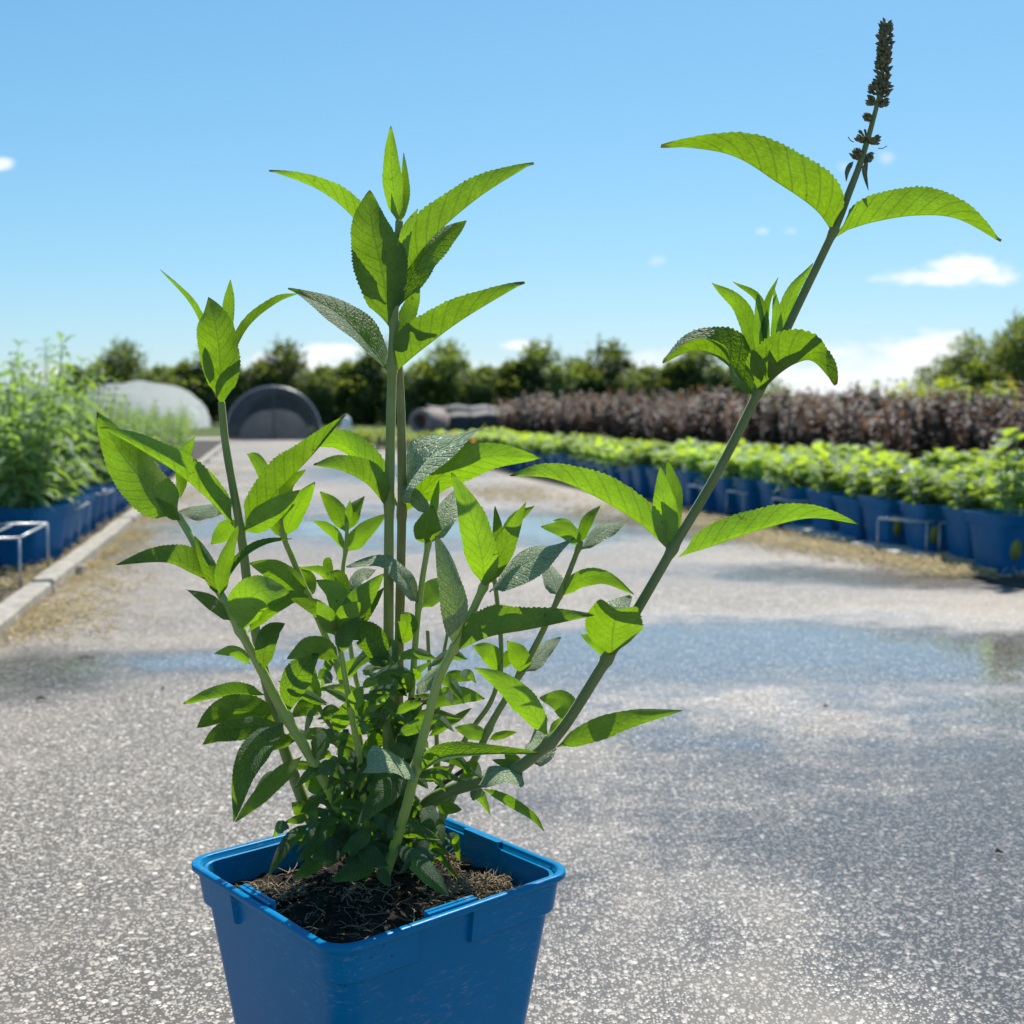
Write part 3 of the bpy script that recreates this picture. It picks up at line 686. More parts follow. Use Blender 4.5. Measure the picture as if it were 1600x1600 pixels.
for k, (px, ty, v, Yd) in enumerate(TT):
    p = at(px, ty + (14 if px < 520 else 5), Yd); hh_ = p.z; base = (3.6, 3.8, 3.3, 3.5, 3.6)[v] * 1.13
    o = TP[v] if ('t', v) not in used else copy_tree(TP[v]); used.add(('t', v))
    sc = hh_ / base; o.location = (p.x, Yd, 0); o.rotation_euler = (0, 0, k * 1.3)
    o.scale = (sc * (1.6 if v in (0, 2, 4) else 1.35), sc * 1.2, sc)
    nm = ('broad dark green tree in the far tree line', 'slender pointed dark tree in the far tree line', 'lighter olive-green rounded tree in the far tree line', 'slim light green tree in the far tree line', 'largest spreading dark tree in the far tree line')[v]
    ex = ' behind the tunnels' if px < 520 else (' beside the main stems' if px < 680 else ' left of the leaning branch')
    tag(o, nm + ex, 'tree', 'tree line beyond the tunnels')
# under-storey shadow shrubs at the foot of the tree line
for k in range(26):
    px = 120 + k * 42; Yd = 47 + (k % 3) * 1.2; p = at(px, 655, Yd)
    o = copy_tree(TP[(0, 2, 4)[k % 3]]); sc = .55 + .1 * ((k * 7) % 3); o.location = (p.x, Yd, 0); o.rotation_euler = (0, 0, k); o.scale = (sc * 1.5, sc * 1.3, sc)
    for ch in o.children: pass
    o.name = 'bush'; tag(o, 'low dark bush at the foot of the far tree line', 'bush', 'bushes under the far tree line')
RT = [tree(111, 1.7, 3.0, 8500, .16, 'lighttree', 'round'), tree(112, 1.5, 3.0, 7500, .15, 'lighttree', 'round')]
for k, (px, ty, v, Yd, wx, lab) in enumerate(((1600, 500, 0, 27, 1.15, 'light green tree at the right picture edge, tallest of its clump'), (1530, 530, 1, 28, 1.15, 'mid green bushy tree in the clump at right, left of the tallest'),
                                              (1468, 560, 1, 29, 1.1, 'small round green bush at the left end of the right clump'), (1565, 528, 0, 28.5, .9, 'light green tree in the middle of the right clump'), (1660, 505, 1, 28, 1.1, 'dark tree cut off at the right end of the clump'))):
    p = at(px, ty + 14, Yd); o = RT[v] if ('r', v) not in used else copy_tree(RT[v]); used.add(('r', v))
    sc = p.z / 3.1; o.location = (p.x, Yd, 0); o.rotation_euler = (0, 0, k * 2.1); o.scale = (sc * wx, sc * wx, sc); tag(o, lab, 'tree', 'tree clump at the right')

# ------------------------------------------------------------------ the shrub in its blue pot
D0 = 1.01                        # distance of the shrub's middle
POT_C = Vector((-.1115, .978, 0)); POT_RZ = R(45) - .071; HR = .225; HW = .1168
plant = empty('potted_shrub', POT_C, POT_RZ)
tag(plant, 'large leafy shrub in a square blue plastic pot, standing nearest on the wet path', 'potted plant')
PI_ = Matrix.Translation(POT_C) @ Matrix.Rotation(POT_RZ, 4, 'Z'); INV = PI_.inverted()
def plink(name, b, m_, parent=None, smooth=True):   # mesh built in world space, made a child of the plant
    b.v = [tuple(INV @ Vector(p)) for p in b.v]
    return link(name, b.mesh(name, m_, smooth), parent or plant)
# pot (local space)
b = MB(); N8 = 8
def wall(z): return .082 + (.1098 - .082) * z / HR
b.rings([rsq(.060, .02, .006, N8), rsq(wall(0) - .003, .022, .0, N8), rsq(wall(0), .022, .004, N8), rsq(wall(.10), .023, .10, N8), rsq(wall(.19), .021, .19, N8), rsq(wall(.2205), .021, .2205, N8),
         rsq(wall(.2205) - .003, .019, .2205, N8), rsq(wall(.19) - .003, .019, .19, N8), rsq(wall(.15) - .003, .021, .15, N8)], cap0=True)
# stepped collar at the corners, open in the middle of each side
def collar(h0, h1, off):
    ring = rsq(1.0, .21, 0, N8)      # unit ring, scaled below
    L = []
    for k_ in range(4):
        seg = ring[k_ * (N8 + 1):(k_ + 1) * (N8 + 1)]
        a, c = seg[0], seg[-1]
        if k_ in (0, 2): pre, post = Vector((a.x, a.y * .0 + (.10 if a.y > 0 else -.10), 0)), Vector(((.36 if c.x > 0 else -.36), c.y, 0))
        else: pre, post = Vector(((.10 * (1 if a.x > 0 else -1)), a.y, 0)), Vector((c.x, (.36 if c.y > 0 else -.36), 0))
        pre, post = (pre, post)
        L.append([pre] + seg + [post])
    for seg in L:
        n = len(seg); vs = []
        for (z, o_) in ((h1, -.001), (h1, off), (h0 + .0015, off), (h0, off - .0015), (h0 - .0005, -.002)):
            hw_ = wall(z) + o_
            vs += [Vector((p.x * hw_, p.y * hw_, z)) for p in seg]
        fs = [(r_ * n + i, r_ * n + i + 1, (r_ + 1) * n + i + 1, (r_ + 1) * n + i) for r_ in range(4) for i in range(n - 1)]
        fs += [(0, n, 2 * n, 3 * n, 4 * n), tuple(r_ * n + n - 1 for r_ in range(4, -1, -1))]
        b.add(vs, [f[::-1] for f in fs])
collar(.192, .2195, .0042)
b.sharp = True
pot = link('pot', b.mesh('pot', M['pot']), plant)
mod = pot.data
b = MB()
rp = [(HW - .0075, HR - .0050), (HW - .0006, HR - .0052), (HW, HR - .0046), (HW, HR - .0007), (HW - .0007, HR), (HW - .0052, HR), (HW - .0060, HR - .0007), (HW - .0068, HR - .0050)]
b.rings([rsq(h_, .0225 - (HW - h_) * .5, z_, 10) for h_, z_ in rp], close=True)
link('rim', b.mesh('rim', M['pot']), pot)
for k_ in range(4):
    b = MB(); Mz = Matrix.Rotation(math.pi / 2 * k_, 4, 'Z')
    b.box((HW - .0125, -.030, HR - .016), (HW - .0098, .016, HR + .0022), Mz); b.box((HW - .0095, -.030, HR + .0002), (HW - .0060, .016, HR + .0016), Mz)
    link('clip_tab', b.mesh('clip_tab', M['pot'], False), pot)
# soil
b = MB(); n = 70; hw_ = .1045; vs = []
for i in range(n + 1):
    for j in range(n + 1):
        x, y_ = -hw_ + 2 * hw_ * i / n, -hw_ + 2 * hw_ * j / n
        # round the corners
        r2_ = (x * x + y_ * y_) / (hw_ * hw_); z = .197 + .010 * max(0, 1 - r2_)
        v3_ = Vector((x * 45, y_ * 45, 1)); z += .0045 * noise.noise(v3_) + .0035 * noise.noise(v3_ * 2.7) + .002 * noise.noise(v3_ * 7)
        cr_ = hw_ - .022; ex, ey = abs(x) - cr_, abs(y_) - cr_
        if ex > 0 and ey > 0 and math.hypot(ex, ey) > .021:
            k_ = .021 / math.hypot(ex, ey); x, y_ = math.copysign(cr_ + ex * k_, x), math.copysign(cr_ + ey * k_, y_)
        vs.append((x, y_, z))
b.add(vs, [(i * (n + 1) + j, (i + 1) * (n + 1) + j, (i + 1) * (n + 1) + j + 1, i * (n + 1) + j + 1) for i in range(n) for j in range(n)])
soil = link('soil', b.mesh('soil', M['soil']), plant)
rs_ = random.Random(8)
def soilz(x, y_): return .197 + .010 * max(0, 1 - (x * x + y_ * y_) / (hw_ * hw_))
def rim_pt(px, py):              # a point on the soil plane under a photo pixel, in pot space
    r_ = ray(px, py); k_ = (.202 - CAM_H) / r_.z; return INV @ (Vector((0, 0, CAM_H)) + r_ * k_)
b = MB()
def fibre(c, L, up, w_):
    a = rs_.uniform(0, 6.28); d = Vector((math.cos(a), math.sin(a), 0)); pts = [Vector(c)]
    for k_ in range(4):
        a += rs_.uniform(-.9, .9); pts.append(pts[-1] + Vector((math.cos(a), math.sin(a), 0)) * L / 4 + Vector((0, 0, rs_.uniform(-.5, 1) * up)))
    b.tube(pts, [w_, w_, w_ * .9, w_ * .7, w_ * .3], 4, False)
for i in range(260):
    x, y_ = rs_.uniform(-.09, .09), rs_.uniform(-.09, .09)
    fibre((x, y_, soilz(x, y_) + .001), rs_.uniform(.008, .03), .0025, rs_.uniform(.00022, .0005))
for (px, py, sp_, num) in ((765, 1385, .010, 330), (730, 1392, .008, 160), (700, 1345, .007, 160), (690, 1408, .005, 80), (780, 1375, .010, 80), (455, 1400, .004, 110), (395, 1390, .004, 30), (560, 1412, .01, 30), (785, 1390, .012, 40), (415, 1395, .008, 25)):
    c = rim_pt(px, py)
    for i in range(num):
        x, y_ = c.x + rs_.gauss(0, sp_), c.y + rs_.gauss(0, sp_)
        if max(abs(x), abs(y_)) > .099: continue
        k_ = math.exp(-((x - c.x) ** 2 + (y_ - c.y) ** 2) / (2 * sp_ * sp_))
        fibre((x, y_, soilz(x, y_) + rs_.uniform(0, .009) * k_), rs_.uniform(.006, .018), .003, rs_.uniform(.0003, .0007))
tag(link('root_fibres', b.mesh('root_fibres', M['fibre']), soil), kind='stuff')
b = MB()
for i in range(240):             # clods and grit
    x, y_ = rs_.uniform(-.096, .096), rs_.uniform(-.096, .096); z = soilz(x, y_); s_ = rs_.uniform(.0010, .0035)
    q_ = [Vector((x, y_, z + s_ * .4)) + Vector((rs_.gauss(0, 1), rs_.gauss(0, 1), rs_.gauss(0, 1))).normalized() * s_ * rs_.uniform(.7, 1.2) for _ in range(1)]
    o8 = [Vector((sx_, sy_, sz_)) for sx_, sy_, sz_ in ((1, 0, 0), (0, 1, 0), (-1, 0, 0), (0, -1, 0), (0, 0, 1), (0, 0, -1))]
    b.add([Vector((x, y_, z + s_ * .3)) + v * s_ * rs_.uniform(.6, 1.2) for v in o8], [(0, 1, 4), (1, 2, 4), (2, 3, 4), (3, 0, 4), (1, 0, 5), (2, 1, 5), (3, 2, 5), (0, 3, 5)])
tag(link('soil_clods', b.mesh('soil_clods', [M['soil']], False), soil), kind='stuff')

# stems: photo path (pixel, pixel, centimetres behind the middle), half-widths in pixels at base and top
ST = {
 'A': ('stem', 9.2, 6.0, [(603, 1375, 0), (606, 1290, 0), (606, 1150, 0), (607, 1000, -.2), (608, 800, -.3), (611, 640, -.3), (614, 540, -.3), (617, 470, 0), (621, 400, .2), (624, 345, .3)]),
 'B': ('stem_brown', 9.0, 6.0, [(628, 1370, 1.5), (622, 1290, 1.8), (622, 1150, 2), (624, 1000, 2), (628, 800, 2), (627, 660, 2), (623, 570, 2), (622, 500, 1.8)]),
 'C': ('stem_old', 11.5, 4.2, [(632, 1335, 1), (662, 1262, .5), (705, 1235, 0), (748, 1222, -.5), (785, 1213, -1), (815, 1196, -1.2), (850, 1168, -1.5), (885, 1130, -1.6), (945, 1035, -1.8), (1000, 945, -2), (1055, 850, -2), (1120, 740, -2), (1180, 622, -2), (1236, 500, -2), (1302, 362, -2), (1326, 302, -2), (1345, 252, -2), (1362, 195, -2), (1377, 130, -2), (1384, 40, -2)]),
 'D': ('stem_young', 9.5, 5.5, [(560, 1350, -1), (530, 1266, -2), (494, 1197, -3), (443, 1113, -4), (405, 1040, -5), (375, 985, -5.5), (335, 910, -5), (300, 842, -4), (278, 805, -3.4)]),
 'E': ('stem', 10.5, 5.5, [(520, 1350, 0), (490, 1290, .5), (460, 1215, 1), (438, 1150, 1.5), (415, 1060, 2), (400, 990, 2), (386, 905, 2), (375, 822, 2), (363, 755, 2), (352, 690, 2), (346, 628, 2)]),
 'F': ('stem_young', 6.5, 4.0, [(585, 1340, 3), (560, 1150, 4), (530, 1050, 5), (505, 985, 5.5), (482, 933, 6), (458, 875, 6), (443, 836, 6), (440, 790, 6)]),
 'G': ('stem_young', 4.5, 2.8, [(600, 1330, 5), (575, 1130, 6), (556, 1060, 7), (545, 990, 7), (536, 900, 7), (540, 860, 7), (543, 815, 7)]),
 'H': ('stem_young', 6.0, 4.2, [(640, 1330, 1), (636, 1200, 1), (640, 1130, 1), (645, 1060, 1), (652, 970, 1), (660, 905, 1), (669, 850, 1), (673, 815, 1)]),
 'I': ('stem_young', 9.0, 6.0, [(600, 1372, -4), (620, 1312, -5), (638, 1250, -6), (652, 1190, -7), (668, 1125, -7.5), (686, 1060, -8), (712, 1008, -8), (745, 940, -8), (764, 898, -8)]),
 'J': ('stem', 6.8, 4.0, [(665, 1330, 3), (715, 1230, 4), (745, 1180, 4.5), (768, 1130, 5), (800, 1075, 5.5), (840, 1002, 6), (872, 935, 6), (893, 885, 6), (908, 845, 6)]),
 'K': ('stem', 4.6, 3.6, [(650, 1330, 6), (690, 1230, 7), (730, 1150, 7), (765, 1100, 7.5), (780, 1055, 7.5), (783, 1010, 7.5), (778, 950, 7.5), (772, 900, 7.5)]),
 'L': ('stem_old', 10.5, 9.0, [(636, 1350, 1), (640, 1240, .8), (645, 1160, .6), (651, 1102, .5)]),
 'M': ('stem_young', 5.8, 4.0, [(575, 1345, -2), (566, 1230, -3), (560, 1175, -3.5), (548, 1110, -4), (538, 1050, -4.5), (526, 985, -5), (524, 965, -5)]),
 'N': ('stem_dead', 6.0, 5.0, [(545, 1340, 1), (545, 1235, 1), (544, 1180, 1), (540, 1140, 1)]),
 'O': ('stem_dead', 5.0, 3.0, [(640, 1320, 2), (680, 1238, 2), (712, 1212, 2), (735, 1195, 2)]),
 'P': ('stem', 3.6, 3.0, [(690, 1300, 7), (684, 1180, 8), (679, 1120, 8), (671, 1040, 8), (668, 985, 8)]),
 'Q': ('stem', 3.4, 2.6, [(680, 1200, 8), (688, 1060, 8.5), (700, 985, 8.5)]),
 'R': ('stem', 4.0, 3.4, [(592, 1330, 1), (578, 1240, 2), (562, 1190, 2.4), (530, 1150, 3), (505, 1118, 3), (490, 1080, 3)]),
 'Z': None,
}
stems = {}; spath = {}
NODES = {'A': (790, 575, 505), 'B': (800,), 'C': (1160, 1030, 858, 612, 362), 'D': (1120, 985, 905), 'E': (1130, 825), 'F': (930, 836), 'G': (860,), 'H': (945, 850), 'I': (1200, 1012, 918), 'J': (1140, 1050, 930, 855), 'K': (1050,), 'M': (1110, 985)}
for k_, v in ST.items():
    if v is None: continue
    mname, r0, r1, pts = v
    W = [at(x, y_, D0 + dz * .01) for x, y_, dz in pts]
    path = spl(W, 14 * len(W)); pyp = spl([Vector((x, y_, 0)) for x, y_, _ in pts], 14 * len(W))
    rad = []
    for i in range(len(path)):
        f = i / (len(path) - 1); r_ = (r0 + (r1 - r0) * f)
        if k_ == 'C' and f > .80: r_ *= 1 - .45 * (f - .80) / .20
        for ny_ in NODES.get(k_, ()):
            r_ *= 1 + .34 * math.exp(-((pyp[i].y - ny_) / 7) ** 2)
        r_ *= 1 + .05 * noise.noise(Vector((f * 22, r0, 0)))
        rad.append(r_ * path[i].y / F)
    b = MB(); b.tube(path, rad, 12); spath[k_] = (path, [p.y for p in pyp])
    stems[k_] = plink('stem', b, M[mname])
stems['N']['label'] = 'dead brown stem'; stems['L']['label'] = 'thick cut-off stump'
def sdz(k_, py):                 # depth of a stem (m from D0) at a photo row
    if k_ not in spath: return 0.0
    path, ys = spath[k_]; i = min(range(len(ys)), key=lambda j: abs(ys[j] - py)); return path[i].y - D0

def leaf_geo(b, P, W, a, bb, side, teeth=22, seed=0, wave=.20, prof=.78):
    n = teeth * 2 + 1; C_ = spl(P, n); cols = (-1, -.72, -.45, -.2, 0, .2, .45, .72, 1)
    cp = Vector((0, 0, CAM_H)); vs = []; uvs = []; r_ = random.Random(seed); ph1, ph2 = r_.uniform(0, 6.28), r_.uniform(0, 6.28)
    a0, a1 = a if isinstance(a, tuple) else (a, a); b0, b1 = bb if isinstance(bb, tuple) else (bb, bb)
    for i in range(n):
        t_ = i / (n - 1); T = (C_[min(i + 1, n - 1)] - C_[max(i - 1, 0)]).normalized()
        d = (C_[i] - cp).normalized(); u = d.cross(T)
        u = u.normalized() if u.length > 1e-6 else Vector((1, 0, 0)); v = (d - T * d.dot(T)).normalized()
        w_ = W * max(0.015, math.sin(math.pi * min(1, t_ ** prof)) ** .80 * (1.04 - .14 * t_)) * (.30 + .70 * min(1, t_ / .13) ** 1.5); w_ *= 1 + (.030 if i % 2 else -.022) * (0.1 < t_ < .97) * r_.uniform(.3, 1.6) + .025 * math.sin(t_ * 17 + ph1)
        aa, ab = R(a0 + (a1 - a0) * t_), R(b0 + (b1 - b0) * t_)
        for c in cols:
            s_ = abs(c); an = (aa if c > 0 else ab)
            an2 = an + .35 * (s_ - .5) * (1 if True else 0) * .6
            dr = (u * math.cos(an2) + v * math.sin(an2)) if c >= 0 else (-u * math.cos(an2) + v * math.sin(an2))
            nv = (T.cross(dr)).normalized()
            p = C_[i] + dr * w_ * s_ + nv * W * wave * s_ * s_ * .5 * math.sin(t_ * 9 + (ph1 if c > 0 else ph2)) - (nv * 0)
            if c: p += T * w_ * .10 * s_ * s_
            vs.append(p); uvs.append((c, t_))
    m = len(cols); fs = []
    for i in range(n - 1):
        for j in range(m - 1):
            f = (i * m + j, i * m + j + 1, (i + 1) * m + j + 1, (i + 1) * m + j); fs.append(f)
    # with a = b = 0 this winding faces the camera side; flip so that the chosen side is the top
    if side == 'u': fs = [f[::-1] for f in fs]
    b.add(vs, fs, uvs)

LV = []
def L(st, side, w_, a, bb, *pts): LV.append((st, side, w_, a, bb, pts))
# top of the middle stems
L('A', 'u', 27, -20, 115, (616, 428, 1), (558, 347, 1.5), (500, 298, 2), (420, 266, 3))
L('A', 'u', 16, 15, 15, (622, 350, 0), (612, 270, -1), (611, 197, -2))
L('A', 't', 8, 10, 10, (624, 350, 1), (633, 300, 2), (631, 238, 2))
L('A', 'u', 43, 115, -20, (628, 440, 1), (668, 380, 1), (745, 311, 2), (834, 254, 3))
L('A', 'u', 45, 20, 10, (612, 514, 0), (597, 425, -1.2), (582, 358, -1.6), (576, 298, -1.2))
L('A', 't', 27, 5, 10, (624, 478, 0), (655, 408, 2), (688, 375, 4), (729, 346, 6))
L('A', 'u', 9, 0, 0, (628, 430, 0), (634, 365, -1), (653, 326, -1))
L('A', 'u', 15, 10, 20, (620, 528, 0), (640, 482, 1), (655, 446, 1))
L('A', 't', 37, 32, -70, (608, 582, 0), (561, 522, 1), (516, 482, 2), (450, 452, 3))
L('A', 'u', 47, 115, -20, (620, 580, 0), (659, 547, -.5), (725, 498, -1), (820, 441, -1))
# top of the left stem
L('E', 'u', 34, 15, 15, (346, 634, 0), (344, 565, -2), (336, 505, -3.5), (325, 464, -3))
L('E', 'u', 13, -50, 130, (340, 600, 1), (306, 490, 2), (250, 421, 3))
L('E', 'u', 10, 0, 0, (350, 540, 1.5), (357, 480, 1.5), (360, 437, 1.5))
L('E', 'u', 15, 120, -30, (350, 590, 1), (385, 515, 2), (430, 475, 3), (468, 458, 3))
L('E', 'u', 35, -15, 108, (366, 824, 0), (325, 780, -2), (275, 738, -4), (215, 700, -5.5), (157, 667, -6))
L('E', 'u', 39, 110, -12, (380, 830, 0), (434, 767, -1), (485, 715, -2), (540, 649, -2.5))
L('E', 'u', 20, 0, 0, (380, 832, 0), (420, 802, -2.5), (468, 766, -4))
L('E', 'y', 24, 56, -56, (362, 790, 1), (322, 797, 1.5), (278, 801, 1.5))
L('E', 'u', 16, 0, 0, (374, 815, .5), (350, 832, 1), (330, 850, 1))
# far left stem
L('D', 'u', 40, 20, 12, (279, 808, 0), (235, 765, .6), (190, 710, .6), (153, 644, 0))
L('D', 't', 10, 10, 10, (282, 814, -.5), (262, 796, -1), (242, 777, -1))
L('D', 'u', 11, 10, 10, (282, 780, 3), (288, 715, 4), (304, 682, 4))
L('D', 'u', 37, -8, 112, (333, 912, 0), (300, 896, -1), (258, 879, -2), (182, 883, -3))
L('D', 't', 14, 30, -50, (360, 970, 0), (330, 942, -1), (290, 921, -2))
L('D', 'u', 14, 10, 30, (343, 935, -.5), (350, 880, -2), (373, 820, -3))
L('D', 't', 14, 30, 10, (345, 935, 0), (325, 880, -1), (304, 838, -1))
L('D', 't', 13, 100, -5, (352, 910, .5), (380, 873, .5), (415, 851, 1), (456, 842, 2))
L('D', 'u', 32, 0, 12, (378, 985, 0), (384, 946, -2), (408, 924, -4), (452, 925, -5))
L('D', 't', 13, 12, 12, (386, 990, .5), (430, 946, 0), (462, 932, 0), (498, 947, 0))
L('D', 't', 18, 8, 12, (411, 1050, 0), (414, 1010, -2), (425, 986, -2), (445, 974, -2))
L('D', 'u', 10, 0, 20, (392, 1038, 0), (366, 1018, -1), (335, 1021, -2))
L('D', 't', 25, 0, 20, (452, 1112, 0), (458, 1070, -2), (474, 1042, -3), (498, 1021, -3))
L('D', 't', 24, 10, -25, (443, 1128, 0), (406, 1163, -3), (380, 1213, -5), (365, 1284, -5))
L('D', 't', 18, 0, 0, (438, 1130, .5), (385, 1138, -2), (345, 1145, -3), (317, 1163, -4))
L('D', 't', 13, 10, 10, (462, 1158, .5), (428, 1160, 0), (403, 1183, -1))
L('D', 'u', 15, 12, -12, (472, 1182, 0), (435, 1215, -2), (400, 1250, -3), (367, 1285, -4))
L('E', 'u', 21, -5, 80, (416, 1086, 0), (370, 1086, -2), (330, 1091, -3), (286, 1099, -4))
L('E', 'u', 27, -5, 40, (428, 1128, -1), (390, 1112, -4), (345, 1114, -6), (308, 1137, -7))
# thin stem left of the middle
L('F', 'u', 19, 15, 15, (445, 838, 0), (462, 795, -1), (492, 753, -2))
L('F', 't', 11, 10, 10, (442, 840, 0), (428, 815, 0), (414, 800, 0))
L('F', 't', 11, 10, 10, (441, 800, 0), (450, 757, 1), (477, 734, 1))
L('F', 'u', 11, 0, 0, (438, 795, 0), (405, 724, 0), (386, 709, 0))
L('F', 'u', 19, 0, 10, (480, 934, 0), (450, 904, -1), (420, 888, -2), (390, 880, -3))
L('F', 't', 14, 10, 10, (483, 934, 0), (480, 905, 1), (469, 886, 1))
L('G', 'u', 15, 5, 5, (541, 832, 0), (524, 795, 0), (500, 768, 0))
L('G', 't', 13, 10, 10, (543, 830, 1), (552, 800, 1), (569, 775, 2))
L('G', 'u', 6, 0, 0, (542, 828, 0), (545, 800, 0), (547, 782, 0))
L('G', 'u', 12, -20, 60, (538, 860, 0), (515, 830, 0), (486, 813, 0))
L('G', 'u', 16, 10, 10, (541, 862, 0), (566, 833, 0), (603, 803, 1))
# middle pair, lower node
L('A', 'u', 34, -8, 108, (604, 794, 0), (575, 758, -2), (535, 736, -4), (490, 727, -5))
L('B', 'u', 27, -10, 60, (622, 790, 0), (570, 722, .5), (530, 692, 1), (488, 700, 1))
L('B', 'y', 78, -82, 60, (622, 786, 0), (645, 746, -.5), (680, 708, -1), (761, 664, -1))
L('B', 'u', 30, 20, 5, (632, 800, 0), (690, 742, -1), (760, 714, -3), (846, 716, -5))
L('H', 'y', 15, 30, -30, (670, 805, -1), (645, 771, 0), (619, 741, 2))
L('H', 'u', 23, 5, 5, (669, 850, 0), (668, 828, -2), (676, 790, -3))
L('H', 'y', 22, -25, 25, (672, 848, 0), (694, 803, 2), (718, 763, 5))
L('H', 'u', 7, 0, 0, (674, 820, 0), (679, 785, 0), (686, 750, 0))
L('H', 'u', 19, 0, 10, (658, 950, 0), (680, 921, 1), (712, 902, 2))
L('H', 'y', 22, 40, -60, (653, 944, 0), (632, 906, -2), (598, 880, -3), (541, 885, -5))
L('H', 'y', 26, -56, 56, (650, 1070, 0), (668, 1062, -1), (700, 1036, -3))
L('H', 'u', 10, 0, 0, (643, 1085, 0), (630, 1055, -2), (596, 1030, -4))
# front right shoot
L('I', 'u', 27, 5, 10, (757, 920, 0), (753, 872, -3), (736, 805, -5), (705, 738, -5))
L('I', 'u', 19, 20, 0, (762, 914, 0), (786, 860, -1), (822, 785, -2))
L('I', 't', 10, 10, 10, (764, 900, 2), (778, 840, 3), (773, 790, 3))
L('I', 'y', 44, -60, 62, (764, 924, 0), (805, 891, -.5), (850, 865, -1), (898, 842, -1))
L('I', 'y', 25, 40, -20, (710, 1012, 0), (713, 950, -2), (700, 888, -3), (681, 837, -3))
L('I', 'u', 47, 108, -14, (716, 1016, 0), (765, 995, -2), (830, 983, -4), (928, 962, -6))
L('I', 'y', 38, 58, -58, (656, 1205, 0), (620, 1192, -3), (595, 1191, -5), (564, 1210, -6))
L('I', 't', 23, -85, -5, (657, 1204, 0), (690, 1184, -2), (750, 1179, -4), (842, 1176, -5))
# right thin stem
L('J', 'u', 14, 0, 0, (907, 852, 0), (884, 829, -1), (845, 823, -2))
L('J', 't', 10, 10, 10, (906, 850, 0), (917, 815, 0), (939, 789, 1))
L('J', 'y', 22, -55, 58, (906, 858, 0), (940, 831, 0), (982, 813, 0))
L('J', 'u', 7, 0, 0, (905, 842, 0), (885, 818, 0), (864, 813, 0))
L('J', 'y', 16, 8, 8, (872, 930, 0), (862, 902, 2), (845, 872, 5))
L('J', 'u', 14, 0, -5, (876, 932, 0), (905, 906, -1), (945, 902, -2), (991, 929, -3))
L('J', 'u', 18, 5, 5, (816, 1054, 0), (811, 1026, -2), (793, 1001, -3))
L('J', 'y', 16, 5, 5, (820, 1050, 0), (845, 1021, 2), (876, 996, 5))
L('J', 'u', 13, 0, 0, (760, 1150, 0), (737, 1143, -1), (711, 1137, -2))
L('J', 't', 7, 10, 10, (765, 1155, 0), (785, 1148, 0), (808, 1144, 0))
L('K', 'u', 16, 0, 0, (781, 1050, 0), (765, 1021, -1), (739, 1009, -2))
L('K', 't', 10, 0, 0, (782, 1045, 0), (792, 1028, 0), (802, 1012, 0))
L('K', 'u', 14, 0, 0, (775, 915, 0), (750, 870, 1), (735, 820, 1))
L('K', 't', 12, 10, 10, (774, 905, 0), (800, 820, 1), (835, 790, 1))
# leaning branch
L('C', 'u', 56, -15, 103, (1299, 360, 0), (1272, 326, -1), (1215, 286, -2), (1140, 242, -2), (1033, 226, -2))
L('C', 'u', 45, 103, -15, (1306, 366, 0), (1362, 348, -1), (1430, 337, -1), (1495, 342, -1), (1563, 378, -1))
L('C', 't', 58, (15, 50), (-75, -150), (1180, 618, 0), (1146, 580, .5), (1116, 556, .5), (1082, 548, 0), (1036, 568, -1))
L('C', 'u', 66, (100, 150), (-10, -85), (1186, 616, 0), (1216, 586, -2), (1246, 567, -3), (1272, 566, -3), (1305, 602, -3))
L('C', 'u', 14, 0, 20, (1180, 560, 1), (1158, 482, 1.5), (1112, 442, 1.5))
L('C', 't', 7, 10, 10, (1200, 560, -.5), (1188, 472, 0), (1145, 440, 0))
L('C', 'u', 10, 0, 0, (1188, 560, 0), (1187, 510, 0), (1184, 455, 0))
L('C', 't', 6, 0, 0, (1194, 545, 1), (1197, 480, 1), (1216, 433, 1))
L('C', 'u', 9, 0, 0, (1208, 560, 0), (1214, 505, 0), (1210, 450, 0))
L('C', 'u', 12, 10, 20, (1216, 540, .5), (1234, 465, .5), (1270, 411, .5))
L('C', 'u', 40, -15, 105, (1049, 864, 0), (1000, 819, -1), (930, 776, -3), (862, 748, -4), (797, 744, -5))
L('C', 'u', 36, 106, -12, (1060, 870, 0), (1115, 853, -.5), (1185, 829, -1), (1265, 810, -2), (1342, 819, -2))
L('C', 'u', 19, 5, 5, (1049, 858, 0), (1042, 806, -.5), (1036, 772, -1), (1032, 726, -1))
L('C', 'u', 17, 5, 5, (1050, 858, .5), (1049, 800, .5), (1053, 765, 1), (1042, 718, 1.5))
L('C', 'u', 46, 12, 12, (956, 1030, 0), (957, 992, -3), (963, 960, -7), (966, 948, -10))
L('C', 'y', 30, 10, 10, (953, 1015, 1), (955, 965, 4), (985, 932, 8))
L('C', 'u', 10, 0, 0, (952, 1026, .5), (930, 1004, 0), (907, 991, 0))
L('C', 'u', 21, -8, 10, (857, 1152, 0), (826, 1106, -2), (790, 1069, -3), (741, 1043, -4))
L('C', 'u', 20, 0, -4, (890, 1130, 1), (880, 1098, 2), (843, 1090, 2))
L('C', 'u', 18, 5, 5, (868, 1168, 0), (925, 1143, -1), (990, 1122, -2), (1066, 1110, -2))
L('C', 'y', 25, 10, 10, (828, 1192, 1), (846, 1163, 3.5), (837, 1126, 7))
L('C', 'u', 11, 0, 0, (862, 1154, 1), (872, 1135, 1.5), (883, 1120, 1.5))
L('C', 'y', 34, 58, -56, (815, 1208, 0), (785, 1209, -2), (746, 1227, -3))
L('C', 't', 9, 10, 10, (815, 1204, 1), (795, 1195, 0), (769, 1187, 0))
L('C', 't', 10, 40, -30, (752, 1232, 0), (795, 1252, -1), (830, 1275, -2), (850, 1298, -3))
